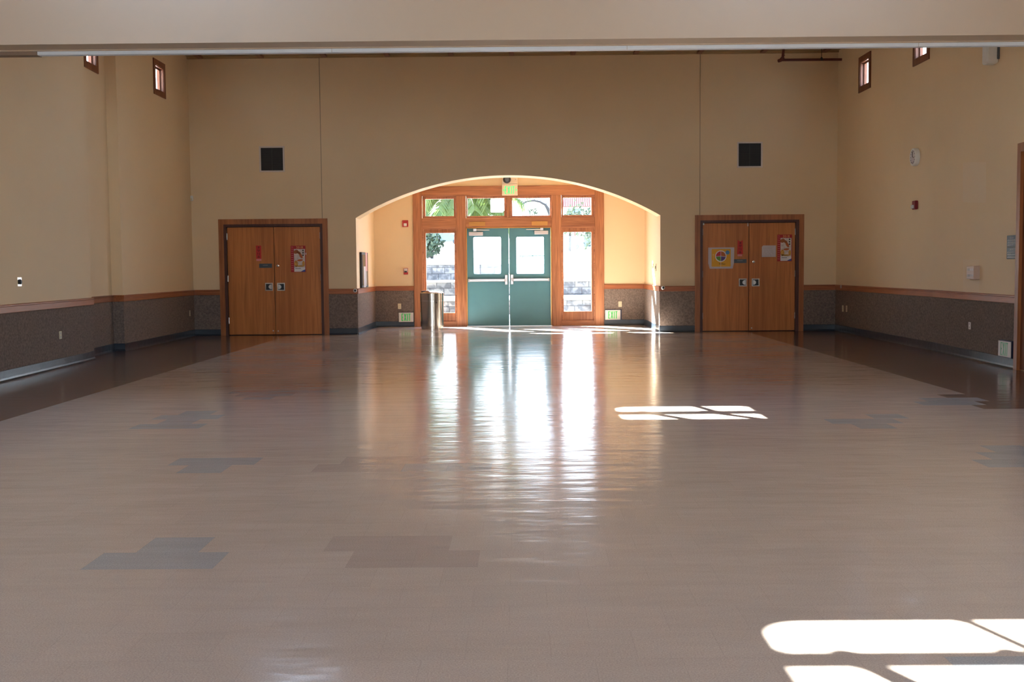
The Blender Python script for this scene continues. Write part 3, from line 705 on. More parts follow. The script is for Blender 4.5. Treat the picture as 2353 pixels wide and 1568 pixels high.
# white page
a, b = P2(1375, 427), P2(1538, 560)
pg = MB().prism_y([(a.x, b.z), (b.x, b.z), (b.x, a.z), (a.x+.03, a.z), (a.x, a.z-.025)], YW-.0015, YW).build('paper_page', M['paperw']); tag(pg, 'small white printed page left of the calendar, right oak door', 'paper')
m = MB()
for r_, row in enumerate((3, 3, 1, 1, 1, 1)):
    for k in range(9):
        if random.random() < (.85 if r_ < 2 else .4): m.box((a.x+.03+k*.024, YW-.0022, a.z-.035-r_*.034), (a.x+.044+k*.024, YW-.0014, a.z-.030-r_*.034+.004))
m.build('printed_lines', M['signtext'], pg)
# plate poster
a, b = P2(750, 451), P2(1053, 695); W_, H_ = b.x-a.x, a.z-b.z
po = MB().prism_y([(a.x, a.z), (b.x, a.z), (b.x-.004, a.z-.72*H_), (b.x-.06*W_, b.z), (a.x+.06*W_, b.z), (a.x, a.z-.75*H_)], YW-.0015, YW).build('plate_poster', M['paperw'])
tag(po, 'white bordered orange poster of a coloured food plate, right oak door', 'poster')
i0, i1 = P2(790, 468), P2(1012, 672)
MB().prism_y(rounded(i0.x, i1.x, i1.z, i0.z, .015, 3), YW-.0022, YW-.0014).build('orange_field', M['plate_y'], po)
cc = P2(897, 551); R_ = abs(P2(964, 551).x-cc.x)
disc = lambda cx_, cz_, r, n=28, a0=0, a1=360: [(cx_+r*math.cos(math.radians(a0+(a1-a0)*k/n)), cz_+r*math.sin(math.radians(a0+(a1-a0)*k/n))) for k in range(n+(0 if a1-a0 == 360 else 1))]
MB().prism_y(disc(cc.x, cc.z, R_), YW-.0030, YW-.002).build('plate_rim', M['paper'], po)
for (a0, a1, mm, nm_) in ((92, 183, 'pr', 'fruit_wedge'), (-5, 88, 'po', 'grain_wedge'), (187, 268, 'pg', 'vegetable_wedge'), (272, 351, 'pp', 'protein_wedge')):
    MB().prism_y([(cc.x+.006*math.cos(math.radians((a0+a1)/2)), cc.z+.006*math.sin(math.radians((a0+a1)/2)))]+disc(cc.x, cc.z, R_*.84, 14, a0, a1), YW-.0036, YW-.0029).build(nm_, M[mm], po)
c2 = P2(975, 508); MB().prism_y(disc(c2.x, c2.z, R_*.36, 18), YW-.0030, YW-.002).build('dairy_circle', M['skyprint'], po)
c3 = P2(810, 560); m = MB(); m.box((c3.x-.004, YW-.0028, c3.z-.09), (c3.x+.004, YW-.002, c3.z+.04)); m.box((c3.x-.014, YW-.0028, c3.z+.03), (c3.x+.014, YW-.002, c3.z+.06)); m.build('fork', M['gold'], po)
c4 = P2(912, 642); text('poster_title', 'MyPlate', (c4.x, YW-.0028, c4.z), .042, M['ink'], po, ext=.0006)
c5 = P2(897, 620); box('fold_line', (c5.x-.003, YW-.0042, c5.z-.12), (c5.x+.003, YW-.0036, c5.z+.17), M['lens'], po)

# ------------------------------------------------------------------ vents
def vent(o, i, label):
    a, b = at(o[0], o[2], D1), at(o[1], o[3], D1); c, d = at(i[0], i[2], D1), at(i[1], i[3], D1)
    r = empty('air_vent', ((a.x+b.x)/2, D1, b.z), label, 'vent', 'wall air vents')
    m = MB(); y0 = D1-.015; m.box((a.x, y0, b.z), (c.x, D1, a.z), .003); m.box((d.x, y0, b.z), (b.x, D1, a.z), .003); m.box((c.x, y0, b.z), (d.x, D1, d.z), .003); m.box((c.x, y0, c.z), (d.x, D1, a.z), .003)
    m.build('vent_frame', M['ventframe'], r)
    box('backing', (c.x, D1-.003, d.z), (d.x, D1-.001, c.z), M['grille'], r)
    m = MB(); n = 22
    for k in range(1, n): zz = d.z+(c.z-d.z)*k/n; m.box((c.x, D1-.010, zz-.0016), (d.x, D1-.003, zz+.0016))
    xm = (c.x+d.x)/2; m.box((xm-.008, D1-.012, d.z), (xm+.008, D1-.003, c.z))
    m.build('grille', M['grillebar'], r)
vent((595.2, 654.6, 336.3, 395.4), (599.3, 650.8, 340.3, 391.8), 'black grille air vent with pale frame above the left oak doors')
vent((1694, 1752, 326.3, 385.3), (1697.3, 1748.3, 330, 381.8), 'black grille air vent with pale frame above the right oak doors')

# ------------------------------------------------------------------ left wall
def win_rect(poly, pts):     # y/z extents from image corners
    q = [on_plan(*p, poly) for p in pts]; return q
D_PTS = [(350.8, 133.5), (377.2, 147), (379.3, 227.5), (352.6, 215.5)]
q = win_rect(LEFT_D, D_PTS); WL1 = ((q[0].y+q[3].y)/2, (q[1].y+q[2].y)/2, (q[2].z+q[3].z)/2, (q[0].z+q[1].z)/2)
qb = [on_plan(195.5, 160, LEFT_B), on_plan(224.3, 170, LEFT_B)]
WB = (WL1[1]-WL1[0])
WL2 = (qb[1].y-WB, qb[1].y, on_plan(224.5, 170.5, LEFT_B).z, on_plan(224.5, 170.5, LEFT_B).z+(WL1[3]-WL1[2]))
q = win_rect(RIGHT, [(1975.2, 133), (2002.3, 117), (2001.6, 201.3), (1974.9, 214.2)]); WR1 = (q[1].y, q[0].y, (q[2].z+q[3].z)/2, (q[0].z+q[1].z)/2)
q = [on_plan(2099.4, 152.8, RIGHT), on_plan(2136.3, 136.2, RIGHT)]; WR2 = (q[1].y, q[0].y, (q[0].z+q[1].z)/2, (q[0].z+q[1].z)/2+(WR1[3]-WR1[2]))
print('WINDOWS', WL1, WL2, WR1, WR2)
CAS = .10
def hole_for(p0, p1, w):     # window (y0,y1,z0,z1) -> (s0,s1,z0,z1)
    L_ = math.hypot(p1[0]-p0[0], p1[1]-p0[1]); f = L_/abs(p1[1]-p0[1])
    a, b = abs(w[0]-p0[1])*f, abs(w[1]-p0[1])*f
    a, b = min(a, b), max(a, b); return (a+CAS, b-CAS, w[2]+CAS, w[3]-CAS)
mb = MB(); TH = .28
GL = (0.4, 3.6, .12, 2.6)     # big glazing of the unseen near part
CAS0 = CAS; CAS = 0
seg_slab(mb, LEFT_A[0], LEFT_A[1], 0, ZC+.1, TH, 1)
CAS = CAS0
seg_slab(mb, LEFT_A[1], LEFT_A[2], 0, ZC+.1, TH, 1); seg_slab(mb, LEFT_A[2], LEFT_A[3], 0, ZC+.1, TH, 1)
seg_slab(mb, LEFT_A[3], LEFT_B[0], 0, ZC+.1, .2, -1) if False else mb.face([(*LEFT_A[3], 0), (*LEFT_B[0], 0), (*LEFT_B[0], ZC), (*LEFT_A[3], ZC)])
seg_slab(mb, LEFT_B[0], LEFT_B[1], 0, ZC+.1, .112, 1, [hole_for(LEFT_B[0], LEFT_B[1], WL2)])
mb.face([(*LEFT_B[1], 0), (*LEFT_D[0], 0), (*LEFT_D[0], ZC), (*LEFT_B[1], ZC)])
seg_slab(mb, LEFT_D[0], (LEFT_D[1][0], D1+.3), 0, ZC+.1, .112, 1, [hole_for(LEFT_D[0], LEFT_D[1], WL1)])
wl = mb.build('wall_left', M['paint']); tag(wl, 'left side wall with a shallow niche and high windows', 'wall', kind='structure')
# runs
RUN_L = [LEFT_A[0], LEFT_A[1], LEFT_A[2], LEFT_A[3], LEFT_B[0], LEFT_B[1], LEFT_D[0], LEFT_D[1]]
RUN_L = [(RUN_L[0][0], 3.75)]+RUN_L[1:]
m1 = MB(); sweep(m1, RUN_L, WAINP); m1.build('wainscot', M['carpet'], wl)
m1 = MB(); sweep(m1, RUN_L, RAILP); m1.build('chair_rail', M['raily'], wl)
m1 = MB(); sweep(m1, RUN_L, BASEP); tag(m1.build('baseboard_left', M['base']), 'dark blue glossy baseboard along the left wall', 'baseboard', kind='structure')
# ------------------------------------------------------------------ right wall
GR = (0.4, 4.6, .12, 2.6)
mb = MB(); CAS = 0
seg_slab(mb, RIGHT[0], RIGHT[1], 0, ZC+.1, TH, -1, [hole_for(RIGHT[0], RIGHT[1], GR)])
CAS = CAS0
DY1 = on_plan(2340.5, 700, RIGHT).y; DZ = on_plan(2345, 331, RIGHT).z; DY0 = DY1-2.05
seg_slab(mb, RIGHT[1], RIGHT[2], 0, ZC+.1, TH, -1)
def in_seg(i, w): return min(RIGHT[i][1], RIGHT[i+1][1]) <= w[0] and w[1] <= max(RIGHT[i][1], RIGHT[i+1][1])
for i in (2, 3): 
    e = RIGHT[i+1] if i == 2 else (RIGHT[4][0], D1+.3)
    seg_slab(mb, RIGHT[i], e, 0, ZC+.1, .112, -1, [hole_for(RIGHT[i], RIGHT[i+1], w) for w in (WR1, WR2) if in_seg(i, w)])
wr = mb.build('wall_right', M['paint']); tag(wr, 'right side wall with clock and two high windows', 'wall', kind='structure')
xw = lambda y: next(a[0]+(b[0]-a[0])*(y-a[1])/(b[1]-a[1]) for a, b in zip(RIGHT, RIGHT[1:]) if a[1] <= y <= b[1])
xlw = lambda y: next(a[0]+(b[0]-a[0])*(y-a[1])/(b[1]-a[1]) for a, b in ((LEFT_A[0], LEFT_A[1]), (LEFT_A[1], LEFT_A[2]), (LEFT_A[2], LEFT_A[3]), (LEFT_B[0], LEFT_B[1]), (LEFT_D[0], LEFT_D[1])) if a[1] <= y <= b[1])
for run in ([(RIGHT[4]), RIGHT[3], (xw(DY1), DY1)], [(xw(DY0), DY0), RIGHT[1], (6.3, 4.75)]):
    m1 = MB(); sweep(m1, run, WAINP); m1.build('wainscot', M['carpet'], wr)
    m1 = MB(); sweep(m1, run, RAILP); m1.build('chair_rail', M['raily'], wr)
    m1 = MB(); sweep(m1, run, BASEP); tag(m1.build('baseboard_right', M['base']), 'dark blue glossy baseboard along the right wall', 'baseboard', kind='structure')
# repainted patches
for pts in ([(2213, 374), (2266, 372), (2266, 466), (2213, 465)], [(2213, 596), (2250, 597), (2250, 684), (2213, 680)]):
    m = MB(); Q = [on_plan(*p, RIGHT) for p in pts]; m.face([(p.x-.0015, p.y, p.z) for p in Q]); m.face([(p.x+.002, p.y, p.z) for p in Q]); m.build('repainted_patch', M['patch'], wr)
# door 4 at the right edge
d4 = empty('door_4', (xw(13.5), (DY0+DY1)/2, 0), 'brown wooden door cut off by the right edge of view', 'door', kind='structure')
m = MB(); x_ = xw(DY1)
def sb(m_, y0, y1, z0, z1, t0, t1): m_.mesh([(xw(y)-t, y, z) for y in (y0, y1) for t in (t0, t1) for z in (z0, z1)], [(0, 1, 3, 2), (4, 6, 7, 5), (0, 4, 5, 1), (2, 3, 7, 6), (0, 2, 6, 4), (1, 5, 7, 3)])
sb(m, DY1-.11, DY1, 0, DZ, -.01, .055); sb(m, DY0, DY0+.11, 0, DZ, -.01, .055); sb(m, DY0+.11, DY1-.11, DZ-.11, DZ, -.01, .055); m.build('casing', M['casing'], d4)
m = MB(); sb(m, DY0+.11, DY1-.11, .01, DZ-.11, -.01, .012); lf4 = m.build('door_leaf', M['door4'], d4)
m = MB(); yk = DY0+.2; m.tube([(xw(yk)-.012, yk, 1.0), (xw(yk)-.06, yk, 1.0), (xw(yk)-.06, yk+.1, 1.0)], .01, 8); m.build('lever_handle', M['alu'], lf4)

# high windows of side walls
def high_window(w, xf, side, label):
    wn[0] += 1; y0, y1, z0, z1 = w; xm = xf((y0+y1)/2)
    r = empty('window_%d' % wn[0], (xm, (y0+y1)/2, z0), label, 'window', kind='structure')
    s = -side      # inward direction sign: left wall inward +x
    def ringbox(i, j, ta, tb, mm, nm_):   # ring between insets i<j ; ta,tb distance inward(+)/outward(-)
        m = MB()
        def b(ya, yb, za, zb): m.mesh([(xf(min(max(y, y0), y1))+s*t, y, z) for y in (ya, yb) for t in (ta, tb) for z in (za, zb)], [(0, 1, 3, 2), (4, 6, 7, 5), (0, 4, 5, 1), (2, 3, 7, 6), (0, 2, 6, 4), (1, 5, 7, 3)])
        b(y0+i, y0+j, z0+i, z1-i); b(y1-j, y1-i, z0+i, z1-i); b(y0+j, y1-j, z0+i, z0+j); b(y0+j, y1-j, z1-j, z1-i)
        return m.build(nm_, mm, r)
    ringbox(0, CAS, -.005, .02, M['winwood'], 'casing')
    ringbox(CAS, CAS+.015, -.111, .008, M['winwood'], 'jamb_liner')
    ringbox(CAS+.015, CAS+.045, -.08, -.05, M['winwood'], 'sash')
    m = MB(); i = CAS+.045; xa = xf((y0+y1)/2)+s*(-.065); m.box((xa-.003, y0+i-.01, z0+i-.01), (xa+.003, y1-i+.01, z1-i+.01)); m.build('pane', M['glass'], r)
high_window(WL1, xlw, -1, 'small high window near the far corner of the left wall')
high_window(WL2, xlw, -1, 'high window in the left niche half hidden by the white track')
high_window(WR1, xw, 1, 'small high window near the far corner of the right wall')
high_window(WR2, xw, 1, 'high right wall window half hidden by the white track')

# ------------------------------------------------------------------ header beam with white track
SKY = [(-4.20, -2.88, 16.45, 17.42), (-4.21, -2.35, 9.50, 10.74), (-4.21, -2.35, 2.6, 3.8), (1.9, 2.9, 12.0, 12.9), (1.9, 3.4, 9.50, 10.74)]  # first pair inferred from the sun patches, the others added to brighten the hall
hd = MB(); hd.box((-6.6, 11.0, 3.558), (6.5, 11.27, ZC)); hd = hd.build('wall_header', M['header']); tag(hd, 'beige header beam across the top of the view', 'beam', kind='structure')
box('lip', (-6.6, 11.27, 3.548), (6.5, 11.30, 3.62), M['header'], hd)
box('soffit_board', (-6.6, 11.302, 3.515), (-4.775, 11.42, 3.62), M['soffit'], hd)
tr = MB()
tr.box((-4.772, 11.302, 3.514), (6.36, 11.38, 3.60), .004); tr = tr.build('trim_track', M['strip']); tag(tr, 'white painted track under the header beam', 'track', kind='structure')
for px in (762, 1441, 2111):
    x = at(px, 110, 11.3).x; box('track_joint', (x-.0015, 11.3005, 3.51), (x+.0015, 11.303, 3.57), M['groove'], tr)
# ceiling open at the skylights, both inferred and added ones
mb = MB(); xs = sorted({-7.2, 7.0, *[v for s_ in SKY for v in s_[:2]]}); ys = sorted({-6.3, D1+.6, *[v for s_ in SKY for v in s_[2:]]})
for i in range(len(xs)-1):
    for j in range(len(ys)-1):
        xm, ym = (xs[i]+xs[i+1])/2, (ys[j]+ys[j+1])/2
        if any(s_[0] < xm < s_[1] and s_[2] < ym < s_[3] for s_ in SKY): continue
        mb.face([(xs[i], ys[j], ZC), (xs[i+1], ys[j], ZC), (xs[i+1], ys[j+1], ZC), (xs[i], ys[j+1], ZC)])
        mb.face([(xs[i], ys[j], ZC+.04), (xs[i+1], ys[j], ZC+.04), (xs[i+1], ys[j+1], ZC+.04), (xs[i], ys[j+1], ZC+.04)])
for s_ in SKY:
    for a, b in (((s_[0], s_[2]), (s_[1], s_[2])), ((s_[1], s_[2]), (s_[1], s_[3])), ((s_[1], s_[3]), (s_[0], s_[3])), ((s_[0], s_[3]), (s_[0], s_[2]))):
        mb.face([(*a, ZC), (*b, ZC), (*b, ZC+.04), (*a, ZC+.04)])
o = box('sun_block_eave', (-8.1, 14.5, 5.80), (-7.0, D1+.6, 5.92), M['ceil']); tag(o, 'added unseen eave blocking sun from the left wall windows', 'eave', kind='structure')  # unseen eave added to keep window sun spots off the floor
tag(mb.build('ceiling', M['ceil']), 'brown boarded ceiling above the header', 'ceiling', kind='structure')
for s_ in SKY:
    wn[0] += 1; r = empty('window_%d' % wn[0], ((s_[0]+s_[1])/2, (s_[2]+s_[3])/2, ZC), 'unseen rooftop skylight with crossed bars, one of a set partly added for daylight', 'skylight', kind='structure')
    z0, z1 = ZC+.04, ZC+.07; x0, x1, y0, y1 = s_
    # rounded opening rim + bars
    m = MB(); rad = .16; inner = []
    for cx_, cy_, a0 in ((x1-rad, y1-rad, 0), (x0+rad, y1-rad, 90), (x0+rad, y0+rad, 180), (x1-rad, y0+rad, 270)):
        for k in range(7): a = math.radians(a0+15*k); inner.append((cx_+rad*math.cos(a), cy_+rad*math.sin(a)))
    cor = [(x1+.1, y1+.1), (x0-.1, y1+.1), (x0-.1, y0-.1), (x1+.1, y0-.1)]; outer = [cor[k//7] for k in range(28)]
    for z in (z0, z1):
        for k in range(28):
            k2 = (k+1) % 28; p = [(*inner[k], z), (*inner[k2], z), (*outer[k2], z)]
            if outer[k] != outer[k2]: p.append((*outer[k], z))
            m.face(p)
    for k in range(28):
        k2 = (k+1) % 28; m.face([(*inner[k], z0), (*inner[k2], z0), (*inner[k2], z1), (*inner[k], z1)])
    m.build('curb', M['alupaint'], r)
    m = MB(); ym = y1-(.38 if y1 > 15 else .345); m.box((x0, ym-(.20 if y1 > 15 else .15), z0), (x1, ym, z1)); m.tube([(x0+.78, y1+.05, z1), (x0+.92, ym-.1, z1)], .055 if y1 > 15 else .036, 6); m.tube([(x0+.22, ym, z1), (x0+.60, y0-.02, z1)], .06, 6); m.tube([(x0+.80, ym, z1), (x0+1.2, y0+.05, z1)], .06, 6)
    m.build('bars', M['alupaint'], r)
    box('pane', (x0-.05, y0-.05, z1+.02), (x1+.05, y1+.05, z1+.026), M['glass'], r)
# rear wall of the unseen part with a wide window band
mb = MB(); seg_slab(mb, (-6.6, -6.0), (6.6, -6.0), 0, ZC+.1, .25, -1, [(3.2, 10.0, .9, 3.0)])
tag(mb.build('wall_front', M['paint']), 'wall behind the viewpoint with a window band', 'wall', kind='structure')
def glazing(name_label, a, b, horizontal):
    wn[0] += 1; r = empty('window_%d' % wn[0], tuple((u+v)/2 for u, v in zip(a, b)), name_label, 'window', kind='structure')
    ax = 0 if horizontal else 1; n = 5
    m = MB(); m2 = MB()
    for k in range(n+1):
        u = a[ax]+(b[ax]-a[ax])*k/n; lo, hi = list(a), list(b); lo[ax], hi[ax] = u-.03, u+.03; m.box(lo, hi)
    for z in (a[2], b[2]): lo, hi = list(a), list(b); lo[2], hi[2] = z-.03, z+.03; m.box(lo, hi)
    m.build('mullions', M['framex'], r)
    lo, hi = list(a), list(b); o_ = 1-ax; c_ = (a[o_]+b[o_])/2; lo[o_], hi[o_] = c_-.003, c_+.003; m2.box(lo, hi); m2.build('pane', M['glass'], r)
glazing('glazed side doors on the right of the unseen near part', (6.42, .4, .12), (6.50, 4.6, 2.6), False)
glazing('window band behind the viewpoint', (-3.4, -6.15, .9), (3.4, -6.07, 3.0), True)

# ------------------------------------------------------------------ things on the walls
# steel trash can
c = on_floor(993, 757); rr_ = .268; cy = c.y+rr_*.9; cx_ = at(993, 715, cy).x
tcn = empty('trash_can', (cx_, cy, 0), 'round brushed steel trash can standing before the left sidelight', 'trash can')
zt_ = at(993, 672, cy-rr_*.5).z
zl = at(993, 691.5, cy-rr_).z
MB().lathe((cx_, cy, 0), [(rr_-.03, 0), (rr_-.03, .02), (rr_-.02, .02), (rr_-.02, .05), (rr_-.006, .055), (rr_-.006, zl-.012), (rr_-.012, zl-.01)], 64).build('body', M['steel'], tcn, True)
MB().lathe((cx_, cy, 0), [(rr_-.01, zl-.012), (rr_+.002, zl-.012), (rr_+.002, zl+.004), (rr_-.01, zl+.006)], 64).build('rim_band', M['chrome'], tcn, True)
zd_ = at(993, 673.5, cy-rr_).z
lid = MB().lathe((cx_, cy, 0), [(rr_-.004, zl+.004), (rr_-.002, zd_-.01), (rr_-.01, zd_), (rr_-.05, zd_+.022), (rr_-.11, zd_+.042), (.06, zd_+.055), (.01, zd_+.058)], 64).build('lid', M['steel'], tcn, True)
m = MB(); m.lathe((cx_-.15, cy-.02, zd_+.0), [(.09, .0), (.09, .035), (.07, .045), (.01, .048)], 24); m.build('lid_flap', M['dark'], lid, True)
k = at(1003, 696, cy-rr_); m = MB(); m.lathe((k.x, cy-math.sqrt(max(0, rr_**2-(k.x-cx_)**2))-.002, k.z), [(.013, 0), (.013, .012)], 14, 'y'); m.build('lock', M['dark'], tcn, True)

def exit_text(o, ctr, h, w, m, facing='y', chev=False):
    # EXIT drawn with strokes: tall condensed letters
    mb = MB(); t = h*.125
    x = -w/2
    def rect(x0, z0, x1, z1):
        mb.box((x0, -.0015, z0), (x1, 0, z1))
    def bar(x0, z0, x1, z1, th):
        d = Vector((x1-x0, z1-z0)).normalized(); n = Vector((-d.y, d.x))*th/2
        mb.prism_y([(x0+n.x, z0+n.y), (x1+n.x, z1+n.y), (x1-n.x, z1-n.y), (x0-n.x, z0-n.y)], -.0015, 0)
    H = h/2; lw = w*.20
    rect(x, -H, x+t, H); rect(x, H-t*.8, x+lw, H); rect(x, -H, x+lw, -H+t*.8); rect(x, -t*.4, x+lw*.85, t*.4)
    x2 = x+lw+w*.06; xw2 = w*.29; bar(x2+t/2, -H, x2+xw2-t/2, H, t*.9); bar(x2+t/2, H, x2+xw2-t/2, -H, t*.9)
    x3 = x2+xw2+w*.06; rect(x3, -H, x3+t, H)
    x4 = x3+t+w*.05; lw4 = w/2-x4; rect(x4, H-t*.8, x4+lw4, H); rect(x4+lw4/2-t/2, -H, x4+lw4/2+t/2, H)
    if chev:
        for s in (-1, 1):
            cxx = s*(w/2+w*.13); bar(cxx+s*.012, 0, cxx-s*.012, h*.14, t*.7); bar(cxx+s*.012, 0, cxx-s*.012, -h*.14, t*.7)
    me = mb.v
    if facing == 'y': mb.v = [(ctr[0]+v[0], ctr[1]+v[1], ctr[2]+v[2]) for v in me]
    else: mb.v = [(ctr[0]+v[1], ctr[1]-v[0], ctr[2]+v[2]) for v in me]
    return mb.build('lettering', m, o)
# overhead exit sign
a, b = at(1153.2, 407, D2-.08), at(1189.6, 449, D2-.08); zs_ = at(1171, 422.6, D2-.08).z
ex = empty('exit_sign', ((a.x+b.x)/2, D2-.04, b.z), 'cream exit sign with emergency lamp above the teal doors', 'exit sign')
box('sign_box', (a.x, D2-.09, b.z), (b.x, D2-.03, zs_-.003), M['exitcream'], ex, .006); 
up_ = box('battery_box', (a.x, D2-.10, zs_+.003), (b.x, D2, a.z), M['exitcream'], ex, .006)
exit_text(ex, ((a.x+b.x)/2, D2-.09, (b.z+zs_)/2-.01), .175, .235, M['exitlit'], 'y', True)
lc = at(1164.8, 412.5, D2-.12)
MB().lathe((lc.x, D2-.17, lc.z), [(.03, 0), (.065, .004), (.088, .02), (.092, .05), (.085, .07)], 26, 'y').build('lamp_head', M['dark'], ex, True)
MB().lathe((lc.x, D2-.178, lc.z-.005), [(.02, 0), (.052, .004), (.056, .012)], 22, 'y').build('lamp_lens', M['glassdark'], ex, True)
MB().lathe((lc.x+.2, D2-.112, lc.z+.0), [(.01, 0), (.012, .01)], 12, 'y').build('test_button', M['signtext'], ex, True)
# low exit signs
def low_exit(px, yy, lab, dark_right):
    a, b = at(px[0], px[2], D2), at(px[1], px[3], D2)
    r = empty('exit_sign', ((a.x+b.x)/2, D2, b.z), lab, 'exit sign', 'low level exit signs')
    box('housing', (a.x-.004, D2-.035, b.z-.012), (b.x+(.03 if dark_right else .004), D2-.005, a.z+.014), M['navy'] if dark_right else M['dark'], r, .004)
    box('face', (a.x, D2-.045, b.z), (b.x, D2-.034, a.z), M['exitface'], r, .002)
    exit_text(r, ((a.x+b.x)/2, D2-.045, (a.z+b.z)/2), .172, .215, M['exitgreen'])
low_exit((916.6, 951-.5, 718.6, 739.8), 0, 'low green and white exit sign left of the entrance near the floor', False)
low_exit((1390.4, 1425.2, 712.8, 734.8), 0, 'low green and white exit sign right of the entrance near the floor', True)
# side wall low exit sign
a, b = on_plan(2307.2, 783, RIGHT), on_plan(2332, 820, RIGHT)
y0, y1 = b.y, a.y; z1_, z0_ = on_plan(2307.2, 782.5, RIGHT).z, on_plan(2307.2, 817.5, RIGHT).z; xs_ = xw(y0)
r = empty('exit_sign', (xs_, (y0+y1)/2, z0_), 'low exit sign on the right wall beside the brown door', 'exit sign', 'low level exit signs')
box('housing', (xs_-.05, y0-.004, z0_-.012), (xs_+.02, y1+.004, z1_+.012), M['navy'], r, .004)
box('face', (xs_-.062, y0, z0_), (xs_-.049, y1, z1_), M['exitface'], r, .002)
exit_text(r, (xs_-.062, (y0+y1)/2, (z0_+z1_)/2), .175, min(.22, (y1-y0)*.7), M['exitpale'], 'x')

# outlets
def outlet_y(px, Y, label, m_=None, grp='wall outlets'):
    x0, x1, ya, yb = px; a, b = at(x0, ya, Y), at(x1, yb, Y)
    r = MB().box((a.x, Y-.018, b.z), (b.x, Y-.011, a.z), .002).build('wall_outlet', m_ or M['ivory']); tag(r, label, 'outlet', grp)
    xm, zm = (a.x+b.x)/2, (a.z+b.z)/2; m = MB()
    for s in (-1, 1): m.box((xm-.014, Y-.020, zm+s*.026-.014), (xm+.014, Y-.0175, zm+s*.026+.014), .003)
    m.build('sockets', M['dark'] if m_ is None and False else M['ivory'], r)
    m = MB()
    for s in (-1, 1):
        for t in (-1, 1): m.box((xm+t*.006-.0015, Y-.0208, zm+s*.026-.005), (xm+t*.006+.0015, Y-.0198, zm+s*.026+.006))
    m.build('slots', M['dark'], r)
outlet_y((914.4, 922, 698, 710.4), D2, 'ivory wall outlet left of the entrance above the low exit sign')
outlet_y((1420.8, 1428.8, 693, 705.6), D2, 'ivory wall outlet right of the entrance above the low exit sign')
def outlet_side(px, py0, py1, poly, side, label, m_, w=.075):
    a, b = on_plan(px, py0, poly), on_plan(px, py1, poly); s = -side; x = a.x; ym = a.y; t = .013
    r = MB().box((x+s*t, ym-w/2, b.z), (x+s*(t+.007), ym+w/2, a.z), .002).build('wall_outlet', m_); tag(r, label, 'outlet', 'wall outlets')
    zm = (a.z+b.z)/2; m = MB()
    for q_ in (-1, 1): m.box((x+s*(t+.006), ym-.014, zm+q_*.026-.013), (x+s*(t+.0085), ym+.014, zm+q_*.026+.013), .001)
    m.build('sockets', M['signtext'], r)
outlet_side(136, 761.5, 779.5, LEFT_A, -1, 'pale wall outlet low on the near left wall', M['ivory'], .085)
outlet_side(434.3, 713.5, 726.8, LEFT_D, -1, 'pale wall outlet low on the left wall by the far corner', M['ivory'])
outlet_side(1938.5, 702, 716.5, RIGHT, 1, 'ivory outlet low on the right wall nearest the far corner', M['ivory'], .1)
outlet_side(1947.3, 702.5, 717, RIGHT, 1, 'second ivory outlet from the far corner low on the right wall', M['ivory'], .07)
outlet_side(2230.8, 740.5, 757, RIGHT, 1, 'white outlet low on the right wall under the thermostat guard', M['white'], .075)
# metal plate on the near left wall
a, b = on_plan(43.8, 637.5, LEFT_A), on_plan(44.2, 658.5, LEFT_A); ym = a.y
r = MB().box((a.x, ym-.06, b.z), (a.x+.006, ym+.06, a.z), .002).build('socket_plate', M['chrome']); tag(r, 'chrome socket plate with black lock on the near left wall', 'socket plate')
m = MB().lathe((a.x+.004, ym, (a.z+b.z)/2), [(.03, 0), (.034, .014), (.020, .026)], 18, 'x'); m.build('lock_knob', M['dark'], r, True)
# motion sensor in left corner
c = at(440.5, 456, D1-.03); r = MB().box((c.x-.03, D1-.055, c.z-.055), (c.x+.03, D1, c.z+.055), .015).build('motion_sensor', M['white']); tag(r, 'small white motion sensor in the far left corner', 'sensor')
box('lens', (c.x-.018, D1-.058, c.z-.035), (c.x+.018, D1-.054, c.z-.005), M['ivory'], r, .003)
# fire devices in alcove
a, b = at(924.6, 506.5, D2), at(938.4, 521.5, D2)
r = MB().box((a.x, D2-.04, b.z), (b.x, D2, a.z), .006).build('fire_strobe', M['red']); tag(r, 'red fire alarm horn strobe high on the alcove wall', 'fire alarm')
MB().box(((a.x+b.x)/2-.035, D2-.055, b.z+.015), ((a.x+b.x)/2+.035, D2-.038, (a.z+b.z)/2+.005), .006).build('strobe_lens', M['lens'], r)
a, b = at(927.6, 616.5, D2), at(937.9, 631, D2)
r = MB().box((a.x, D2-.03, b.z), (b.x, D2, a.z), .004).build('pull_station', M['red']); tag(r, 'red fire alarm pull station left of the entrance frame', 'fire alarm')
xm, zm = (a.x+b.x)/2, (a.z+b.z)/2
box('cover', (a.x+.008, D2-.036, zm-.02), (b.x-.008, D2-.028, a.z-.008), M['paperw'], r, .003); m = MB().box((xm-.028, D2-.05, zm-.028), (xm+.028, D2-.034, zm+.008), .004); m.build('pull_handle', M['dark'], r)
# fire strobe on right wall
a, b = on_plan(2106, 461.5, RIGHT), on_plan(2106, 481.5, RIGHT); ym, x = a.y, a.x
r = MB().box((x-.05, ym-.075, b.z), (x, ym+.075, a.z), .008).build('fire_strobe', M['maroon']); tag(r, 'dark red fire alarm strobe under the clock on the right wall', 'fire alarm')
MB().box((x-.085, ym-.03, b.z+.015), (x-.048, ym+.04, b.z+.075), .008).build('strobe_lens', M['lens'], r)
